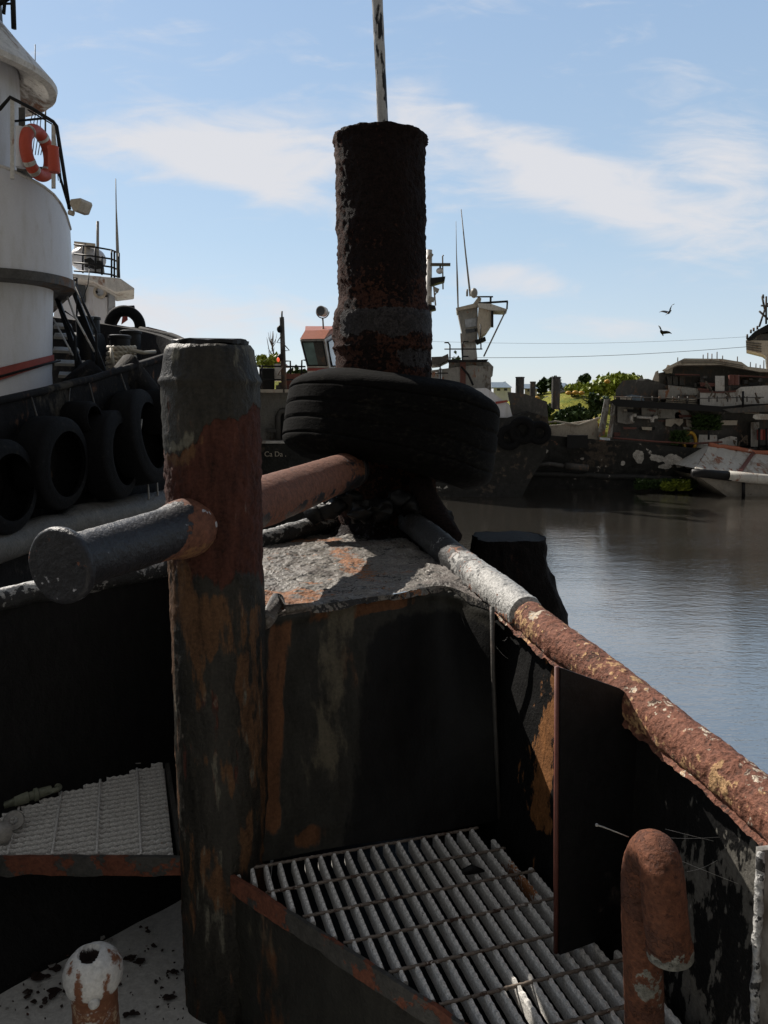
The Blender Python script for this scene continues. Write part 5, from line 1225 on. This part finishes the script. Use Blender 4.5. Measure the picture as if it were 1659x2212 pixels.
# ship with bridge wing at the right border
Yg = 40.0
tg = thing('bridge_wing_ship', (P(1700,900,Yg).x, Yg+2, 0), 'ship bridge wing with dark roof and pale striped side, cut by the right border', 'ship')
G = lambda name, mat, pts, off=0, dep=3: MB().pp(pts, Yg+off, dep).build(name, M[mat], tg)
G('wing_roof', 'black', [(1613,733),(1630,716),(1659,700),(1800,690),(1800,712),(1659,716),(1640,722),(1620,736)])
G('wing_house', 'dgrey', [(1618,736),(1640,722),(1800,712),(1800,745),(1618,738)], .3, 2.5)
G('wing_side', 'beige', [(1611,735),(1800,738),(1800,900),(1664,900),(1655,770),(1648,765),(1612,756)], .2, 2.6)
mb = MB()
for k in range(4): mb.pp([(1612,739+k*4.5),(1645,742+k*5.5),(1645,743.4+k*5.5),(1612,740.4+k*4.5)], Yg+.13, .08)
mb.build('stripes', M['dgrey'], tg)
mb = MB()
for a, b in (((1640,706),(1652,668)),((1640,672),(1660,690)),((1646,640),(1652,668)),((1652,668),(1659,655)),((1644,660),(1662,662)),((1614,733),(1614,722)),((1628,716),(1628,708)),((1622,720),(1622,712)),((1636,712),(1636,704)),((1648,636),(1649,645)),((1655,700),(1655,640))): mb.tube([P(*a,Yg+.5), P(*b,Yg+.5)], .05, 6)
mb.build('mast', M['dgrey'], tg, True)
tag(bpy.data.objects['bridge_wing_ship'], None)
# ================================================================== LAND, TREES, HOUSES, BIRDS, WIRES
def hill(x, y):
    # pixel-fitted mounds: heights over the water
    h = 1.0+.25*nz((x*.05, y*.05, 0), 1)
    for (px_, Yc, top, rw, rl) in ((1330,62,818,6.0,9),(1240,58,838,5,8),(1250,50,885,7,4.5),(1200,95,842,10,22),(600,80,800,12,15)):
        c = P(px_, top, Yc); h = max(h, 1+.25*fb((x*.2,y*.2,0),1,3,4)+max(0, c.z-1.3)*math.exp(-((x-c.x)/rw)**2-((y-Yc)/rl)**2))
    h += .35*fb((x*.25, y*.25, 0), 1, 4, 3)
    return h*sst(43.5, 47, y)-.6*(1-sst(43.5, 47, y))
mb = MB(); mb.grid(lambda u, v: (lambda x, y: V((x, y, hill(x, y))))(-60+u*120, 43+v**1.5*160), 200, 130)
tag(mb.build('riverbank', M['bank'], None, True, org=(0,43,0)), kind='structure')
mb = MB(); mb.grid(lambda u, v: (lambda x, y: V((x, y, .8+.6*nz((x*.01,y*.01,0),1))))(-900+u*1800, 190+v*1400), 60, 40)
tag(mb.build('far_ground', M['bank'], None, True, org=(0,190,0)), kind='structure')
def leaves(mb, c, rx, ry, rz, n, s):
    cl = []
    for k in range(max(4, n//40)):
        while True:
            d = V((random.uniform(-1,1), random.uniform(-1,1), random.uniform(-1,1)))
            if d.length < 1: break
        cl.append(d)
    for i in range(n):
        b = random.choice(cl); d = b+V((random.gauss(0,.16), random.gauss(0,.16), random.gauss(0,.16)))
        p = V(c)+V((d.x*rx, d.y*ry, d.z*rz)); a = V((random.gauss(0,1), random.gauss(0,1), random.gauss(0,1))).normalized(); b2 = a.orthogonal().normalized(); b3 = a.cross(b2)
        ss = s*random.uniform(.6,1.4)
        mb.add([p-b2*ss-b3*ss*.5, p+b2*ss-b3*ss*.5, p+b2*ss*.6+b3*ss*.8, p-b2*ss*.6+b3*ss*.8], [(0,1,2,3)])
def bush(x, y, Y, wpx, hpx, mat, lab, n=900, s=.10, grp='bushes on the green bank'):
    c = P(x, y, Y); rx = wpx/2*Y/F; rz = hpx/2*Y/F
    t = thing('bush', (c.x, c.y, c.z-rz), lab, 'bush', grp)
    m = MB(); leaves(m, c, rx, rx*.8, rz, n, s); m.build('foliage', M[mat], t)
    m = MB(); [m.tube([c-V((0,0,rz)), c+V((random.uniform(-.5,.5)*rx, random.uniform(-.3,.3)*rx, random.uniform(.0,.6)*rz))], [.05,.02], 5) for _ in range(5)]; m.build('stems', M['bark'], t)
bush(1340,826,55,92,34,'leafbright','bright yellow green bush on top of the bank beside the derelict hulk', 1500, .14)
bush(1290,842,54,80,34,'leafbright','yellow green bush left of the highest one on the bank', 1100, .13)
bush(1236,842,56,60,26,'leafbright','small yellow green bush at the left end of the upper bank', 700, .12)
bush(1245,900,46,84,38,'leafdark','round dark green bush low on the bank behind the hulk bulwark', 1600, .12)
bush(1200,912,47,44,30,'leafbright','light green bush at the low left corner of the bank', 800, .12)
bush(1292,870,48,40,40,'leafdark','dark bush against the grey stem post of the hulk', 800, .12)
bush(1172,885,47,40,26,'leafdark','olive bush between the grey tug bow and the bank', 700, .12)
bush(583,780,40,60,26,'leafbright','yellow green bush behind the mast of the small white boat', 900, .10, 'bushes behind the boats')
# weeds growing on the hulk and at its waterline
def weeds(x0, x1, y0, y1, Y, n, mat, lab, s=.06):
    m = MB()
    for k in range(n):
        c = P(random.uniform(x0,x1), random.uniform(y0,y1), Y+random.uniform(-.3,.3))
        for j in range(6):
            d = V((random.uniform(-1,1), random.uniform(-1,0.3), random.uniform(.1,1.2))).normalized(); e = d.orthogonal().normalized()*s*.4; m.add([c-e, c+e, c+d*s*2.4+e*.4, c+d*s*2.4-e*.4], [(0,1,2,3)])
    tag(m.build('weeds', M[mat]), lab, 'weeds', kind='stuff')
weeds(1372,1500,1040,1058,35.0,260,'leafdark','dark weeds growing at the waterline below the hulk', .09)
weeds(1432,1486,1042,1060,34.8,150,'leafbright','bright leafy weeds at the waterline left of the barge', .09)
weeds(1497,1555,900,930,36.6,150,'leafdark','weeds on the middle deck of the hulk', .09)
weeds(1450,1486,936,962,36.2,110,'leafdark','weeds on the low deck of the hulk by the yellow ring', .09)
mb = MB()
for (x, y) in ((1228,849),(1243,848),(1256,849),(1272,905),(1287,906),(1275,915),(1290,918),(1312,824),(1160,860)):
    c = P(x, y, 47); mb.ball(c, .16, 8, (1.2,1,.8))
tag(mb.build('yellow_blossoms', M['yellow'], None, True), 'small orange yellow blossoms dotted over the green bank', 'flowers', kind='stuff')
# trees
def tree(x, yt, yb, Y, wpx, lab, n=900, bare=False):
    b = P(x, yb, Y); tz = P(x, yt, Y).z; h = tz-b.z; t = thing('tree', b, lab, 'tree', 'trees on the far shore')
    m = MB(); m.tube([b-V((0,0,.5)), b+V((.1,0,h*.4)), b+V((.0,0,h*.8))], [h*.035,h*.022,h*.01], 7)
    for k in range(10 if not bare else 16):
        a = random.uniform(0,6.28); z0 = h*random.uniform(.15 if bare else .35,.7); rr = wpx/2*Y/F*random.uniform(.5,1); m.tube([b+V((0,0,z0)), b+V((rr*.5*math.cos(a), rr*.5*math.sin(a), z0+h*.15)), b+V((rr*math.cos(a)*.8, rr*math.sin(a)*.8, min(h, z0+h*random.uniform(.25,.5))))], [h*.012,h*.007,h*.003], 5)
    m.build('trunk', M['bark'], t, True)
    if not bare:
        m = MB(); leaves(m, b+V((0,0,h*.68)), wpx/2*Y/F, wpx/2*Y/F, h*.34, n, .16*Y/60); m.build('crown', M['leafdark'], t)
for a in ((1195,815,862,90,26,'thin dark tree between the bow bitts of the grey tug'),(1262,812,838,95,22,'small dark tree on the crest of the bank'),(1168,822,860,92,22,'low tree behind the fore bitts of the grey tug'),(1085,828,862,90,18,'small tree right behind the white bow of the grey tug'),(640,795,850,90,40,'dark tree behind the rail of the small white boat'),(990,778,860,95,50,'tree seen through the rails on the grey tug')): tree(*a)
tree(588,715,800,42,34,'bare thin twigs of a leafless tree beside the mast of the small white boat', bare=True)
# houses on the shore
def house(x0, x1, ye, yr, yb, Y, lab, wall='white', roof='blueroof'):
    t = thing('house', P((x0+x1)/2, yb, Y+3), lab, 'house', 'houses on the far shore')
    MB().rect(x0, ye, x1, yb, Y, 5).build('wall', M[wall], t)
    m = MB(); a, b = P(x0-3, ye+1, Y-.4), P(x1+3, ye+1, Y-.4); z = P(x0, yr, Y).z-a.z
    m.add([a, b, b+V((0,5.8,0)), a+V((0,5.8,0)), a+V((.3,2.9,z)), b+V((-.3,2.9,z))], [(0,1,5,4),(2,3,4,5),(1,2,5),(3,0,4),(0,3,2,1)]); m.build('roof', M[roof], t)
    w = (x1-x0)
    for k in range(2): MB().rect(x0+w*(.2+.4*k), ye+3, x0+w*(.38+.4*k), ye+8, Y-.05, .06).build('window', M['glassdark'], t)
house(1066,1104,836,824,866,85,'pale house with blue grey roof behind the bow of the grey tug')
house(1134,1160,838,828,866,88,'narrow house between the bow bitts of the grey tug', 'beige')
house(1206,1236,836,826,850,90,'small white house at the left end of the green bank')
house(560,604,786,772,812,60,'low house with brown roof behind the mast of the small white boat','beige','redroof')
house(1000,1030,838,826,866,90,'white house hidden behind the deckhouse of the grey tug')
# parked van on the quay
vt = thing('van', P(1186,872,80), 'small white van parked on the far quay behind the bow bitts', 'van')
MB().pp([(1172,868),(1174,860),(1180,855),(1198,855),(1200,868)], 80, 1.8).build('body', M['white'], vt)
MB().pp([(1177,861),(1181,857),(1196,857),(1196,861)], 79.95, .04).build('window', M['glassdark'], vt)
for x in (1177, 1195):
    m = MB(); m.lathe([(.001,-.1),(.3,-.1),(.3,.1),(.001,.1)], P(x,868,79.9), 12, M=Matrix.Rotation(R(90),4,'X')); m.build('wheel', M['black'], vt)
# birds
def bird(x, y, Y, rot, pose, lab):
    t = MB()
    pr = [(.0,0),(.05,.05),(.09,.16),(.085,.28),(.05,.40),(.035,.46),(.045,.50),(.03,.545),(.008,.60)]
    m0 = Matrix.Rotation(R(rot),4,'Y') @ Matrix.Rotation(R(90),4,'X')
    t.lathe([(max(.0005,r), z-.3) for r, z in pr], (0,0,0), 14, M=Matrix.Rotation(R(90),4,'Y'))
    def wing(sgn):
        vs = []; N_ = 7
        for i in range(N_+1):
            u = i/N_; yy_ = sgn*(.05+.62*u); zz_ = pose*(math.sin(u*1.9)*.34); ch = .30*(1-u**2*.7)
            vs += [V((.10-.10*u*u, yy_, zz_)), V((.10-.10*u*u-ch, yy_, zz_-.01)), V((.05-ch*.5, yy_, zz_+.015))]
        f = [(3*i, 3*i+3, 3*i+5, 3*i+2) for i in range(N_)]+[(3*i+2, 3*i+5, 3*i+4, 3*i+1) for i in range(N_)]+[(3*i, 3*i+1, 3*i+4, 3*i+3) for i in range(N_)]
        t.add(vs, f)
    wing(1); wing(-1)
    t.add([V((-.26,-.03,0)), V((-.26,.03,0)), V((-.50,.10,.0)), V((-.52,0,.0)), V((-.50,-.10,.0)), V((-.38,0,.02))], [(0,1,5),(1,2,5),(2,3,5),(3,4,5),(4,0,5)])
    mm = Matrix.Rotation(R(rot),4,'Y') @ Matrix.Rotation(R(35),4,'Z')
    for i in range(len(t.v)): t.v[i] = (mm @ (t.v[i]*.95))+P(x, y, Y)
    tag(t.build('bird', M['bird'], None, True, org=P(x, y, Y)), lab, 'bird', 'birds over the harbour')
bird(1446,674,52,-35,1.0,'dark bird with raised wings, the higher of the two over the harbour')
bird(1430,719,48,50,.8,'dark bird diving, the lower of the two over the harbour')
# power lines with their poles
def pole(x, Y, ytop, lab):
    b = P(x, 870, Y); zt_ = P(x, ytop, Y).z; t = thing('utility_pole', (b.x, b.y, 0.5), lab, 'pole', 'poles of the power line')
    m = MB(); m.tube([V((b.x,b.y,0.3)), V((b.x,b.y,zt_+.3))], [.16,.11], 8); m.build('shaft', M['bark'], t, True); m = MB(); m.box((b.x,b.y,zt_), (.12,1.8,.12)); m.build('crossarm', M['bark'], t)
    return V((b.x,b.y,zt_))
pa = pole(905, 75, 742, 'utility pole hidden behind the tall rusty bitt'); pb = pole(1700, 75, 738, 'utility pole beyond the right border')
for k, (y0, y1, r_) in enumerate(((737,722,.012),(772,742,.022))):
    a = P(905,y0,75); b = P(1700,y1,75); m = MB(); m.tube([a.lerp(b, i/30)-V((0,0,.5*math.sin(math.pi*i/30))) for i in range(31)], r_, 5)
    tag(m.build('power_line', M['dgrey'], None, True), ('thin upper wire crossing the sky above the hulk' if k == 0 else 'thicker lower wire crossing the sky above the hulk'), 'wire')
SKY_STR = .117; SKY_SAT = .85; EXPO = 0.38
CLOUD_COL = (5.0, 5.0, 5.2)
BACK_COL = (1.6, 1.52, 1.4)
SKY_GRAD = ((4.1, 4.5, 5.0), (2.9, 3.9, 4.9), (2.0, 3.1, 4.8))
CLOUDS = [(330,320,360,110,-6,.95), (600,330,450,150,-8,.95), (600,420,330,60,-14,.5), (1050,330,370,120,-20,.85), (1280,400,370,110,-24,.9), (1560,450,380,220,-10,.85), (1560,250,280,140,-20,.4), (500,690,450,100,0,.85), (1120,605,200,60,-5,.9), (1380,700,220,60,0,.6), (830,850,1600,80,0,.8), (250,640,300,90,0,.5)]
# ================================================================== SETTING, LIGHT, CAMERA
mb = MB(); mb.add([V((-400,-60,0)), V((400,-60,0)), V((400,900,0)), V((-400,900,0))], [(0,1,2,3)])
tag(mb.build('water', M['water'], org=(0,0,0)), kind='structure')
mb = MB(); mb.add([V((-3000,-3000,-3)), V((3000,-3000,-3)), V((3000,4000,-3)), V((-3000,4000,-3))], [(0,1,2,3)])
tag(mb.build('harbour_bed', M['bank'], org=(0,0,-3)), kind='structure')

SUN_AZ, SUN_EL = -45.0, 40.0       # azimuth left of straight ahead
az, el = R(SUN_AZ), R(SUN_EL)
sd = V((math.sin(az)*math.cos(el), math.cos(az)*math.cos(el), math.sin(el)))
L = bpy.data.lights.new('sun', 'SUN'); L.energy = 5.0; L.angle = R(.5); L.color = (1, .93, .84)
lo = bpy.data.objects.new('sun', L); C.objects.link(lo); lo.rotation_euler = sd.to_track_quat('Z', 'Y').to_euler(); lo.location = (0,0,30)

w = bpy.data.worlds.new('World'); SC.world = w; w.use_nodes = True; t = w.node_tree
for n in list(t.nodes): t.nodes.remove(n)
def N(ty, **kw):
    k = t.nodes.new(ty)
    for a, b in kw.items(): setattr(k, a, b)
    return k
def ms(op, a, b=0.0):
    k = N('ShaderNodeMath', operation=op)
    for i, q in enumerate((a, b)):
        if isinstance(q, bpy.types.NodeSocket): t.links.new(q, k.inputs[i])
        else: k.inputs[i].default_value = q
    return k.outputs[0]
sky = N('ShaderNodeTexSky', sky_type='NISHITA'); sky.sun_disc = False; sky.sun_elevation = el; sky.sun_rotation = az
sky.air_density = 1.0; sky.dust_density = .35; sky.ozone_density = 2.0
tcn = N('ShaderNodeTexCoord'); sep = N('ShaderNodeSeparateXYZ'); t.links.new(tcn.outputs['Generated'], sep.inputs[0])
yy = ms('MAXIMUM', sep.outputs[1], .02)
gx = ms('DIVIDE', sep.outputs[0], yy); gz = ms('DIVIDE', sep.outputs[2], yy)
cb = N('ShaderNodeCombineXYZ'); t.links.new(gx, cb.inputs[0]); t.links.new(gz, cb.inputs[1])
def nzt(sx, sy, sc, det, rot=0, dist=.5):
    mp = N('ShaderNodeMapping'); mp.inputs['Scale'].default_value = (sx, sy, 1); mp.inputs['Rotation'].default_value = (0,0,rot); t.links.new(cb.outputs[0], mp.inputs[0])
    k = N('ShaderNodeTexNoise'); k.inputs['Scale'].default_value = sc; k.inputs['Detail'].default_value = det; k.inputs['Roughness'].default_value = .6; k.inputs['Distortion'].default_value = dist
    t.links.new(mp.outputs[0], k.inputs['Vector']); return k.outputs[0]
def ell(x, y, rx, ry, rot):
    d = ray(x, y); cx_, cz_ = d.x/d.y, d.z/d.y
    mp = N('ShaderNodeMapping', vector_type='TEXTURE'); mp.inputs['Location'].default_value = (cx_, cz_, 0); mp.inputs['Rotation'].default_value = (0,0,R(rot)); mp.inputs['Scale'].default_value = (rx/F, ry/F, 1)
    t.links.new(cb.outputs[0], mp.inputs[0]); ln = N('ShaderNodeVectorMath', operation='LENGTH'); t.links.new(mp.outputs[0], ln.inputs[0])
    k = N('ShaderNodeMapRange', interpolation_type='SMOOTHSTEP'); t.links.new(ln.outputs['Value'], k.inputs[0]); k.inputs[1].default_value = 1.0; k.inputs[2].default_value = 0.0; k.inputs[3].default_value = 0; k.inputs[4].default_value = 1
    return k.outputs[0]
tot = None
for (x, y, rx, ry, ro, wt) in CLOUDS:
    e = ms('MULTIPLY', ell(x, y, rx, ry, ro), wt); tot = e if tot is None else ms('ADD', tot, e)
n1 = nzt(1, 3.2, 2.6, 10, R(14), .9); n2 = nzt(1, 3.5, 8.0, 8, R(10), .8)
nn = ms('ADD', ms('MULTIPLY', ms('SUBTRACT', n1, .5), 2.6), ms('MULTIPLY', ms('SUBTRACT', n2, .5), 2.4))
dens = ms('ADD', tot, ms('MULTIPLY', nn, .75))
cl = N('ShaderNodeMapRange', interpolation_type='SMOOTHSTEP'); t.links.new(dens, cl.inputs[0]); cl.inputs[1].default_value = .05; cl.inputs[2].default_value = 1.15; cl.inputs[3].default_value = 0; cl.inputs[4].default_value = .92
gam = N('ShaderNodeHueSaturation'); gam.inputs['Saturation'].default_value = SKY_SAT; gam.inputs['Value'].default_value = 1.0; t.links.new(sky.outputs[0], gam.inputs['Color'])
ramp = N('ShaderNodeValToRGB'); t.links.new(sep.outputs[2], ramp.inputs[0]); e = ramp.color_ramp.elements
e[0].position = 0.0; e[0].color = (*[c/8 for c in SKY_GRAD[0]], 1); e[1].position = .55; e[1].color = (*[c/8 for c in SKY_GRAD[2]], 1)
m_ = e.new(.2); m_.color = (*[c/8 for c in SKY_GRAD[1]], 1)
sc8 = N('ShaderNodeVectorMath', operation='SCALE'); t.links.new(ramp.outputs[0], sc8.inputs[0]); sc8.inputs[3].default_value = 8
m0 = N('ShaderNodeMix', data_type='RGBA'); m0.inputs[0].default_value = .72; t.links.new(gam.outputs[0], m0.inputs[6]); t.links.new(sc8.outputs[0], m0.inputs[7])
bk = N('ShaderNodeMapRange', interpolation_type='SMOOTHSTEP'); t.links.new(sep.outputs[1], bk.inputs[0]); bk.inputs[1].default_value = .35; bk.inputs[2].default_value = -.15; bk.inputs[3].default_value = 0; bk.inputs[4].default_value = .9
mx = N('ShaderNodeMix', data_type='RGBA'); t.links.new(cl.outputs[0], mx.inputs[0]); t.links.new(m0.outputs[2], mx.inputs[6]); mx.inputs[7].default_value = (*CLOUD_COL, 1)
zb_ = N('ShaderNodeMapRange', interpolation_type='SMOOTHSTEP'); t.links.new(sep.outputs[2], zb_.inputs[0]); zb_.inputs[1].default_value = .55; zb_.inputs[2].default_value = .85; zb_.inputs[3].default_value = 0; zb_.inputs[4].default_value = .8
m2 = N('ShaderNodeMix', data_type='RGBA'); t.links.new(ms('MAXIMUM', bk.outputs[0], zb_.outputs[0]), m2.inputs[0]); t.links.new(mx.outputs[2], m2.inputs[6]); m2.inputs[7].default_value = (*BACK_COL, 1)
bg = N('ShaderNodeBackground'); bg.inputs[1].default_value = SKY_STR; t.links.new(m2.outputs[2], bg.inputs[0])
out = N('ShaderNodeOutputWorld'); t.links.new(bg.outputs[0], out.inputs[0])

cam = bpy.data.cameras.new('camera'); co = bpy.data.objects.new('camera', cam); C.objects.link(co)
cam.sensor_fit = 'VERTICAL'; cam.sensor_height = 36; cam.sensor_width = 27; cam.lens = F/2212*36; cam.clip_start = .05; cam.clip_end = 6000
co.location = (0,0,CZ); co.rotation_euler = (R(90)-PITCH, 0, 0); SC.camera = co
vs_ = SC.view_settings; vs_.view_transform = 'Standard'; vs_.look = 'None'; vs_.exposure = EXPO; vs_.gamma = 1.0
SC.render.resolution_x = 768; SC.render.resolution_y = 1024
SC.cycles.max_bounces = 6
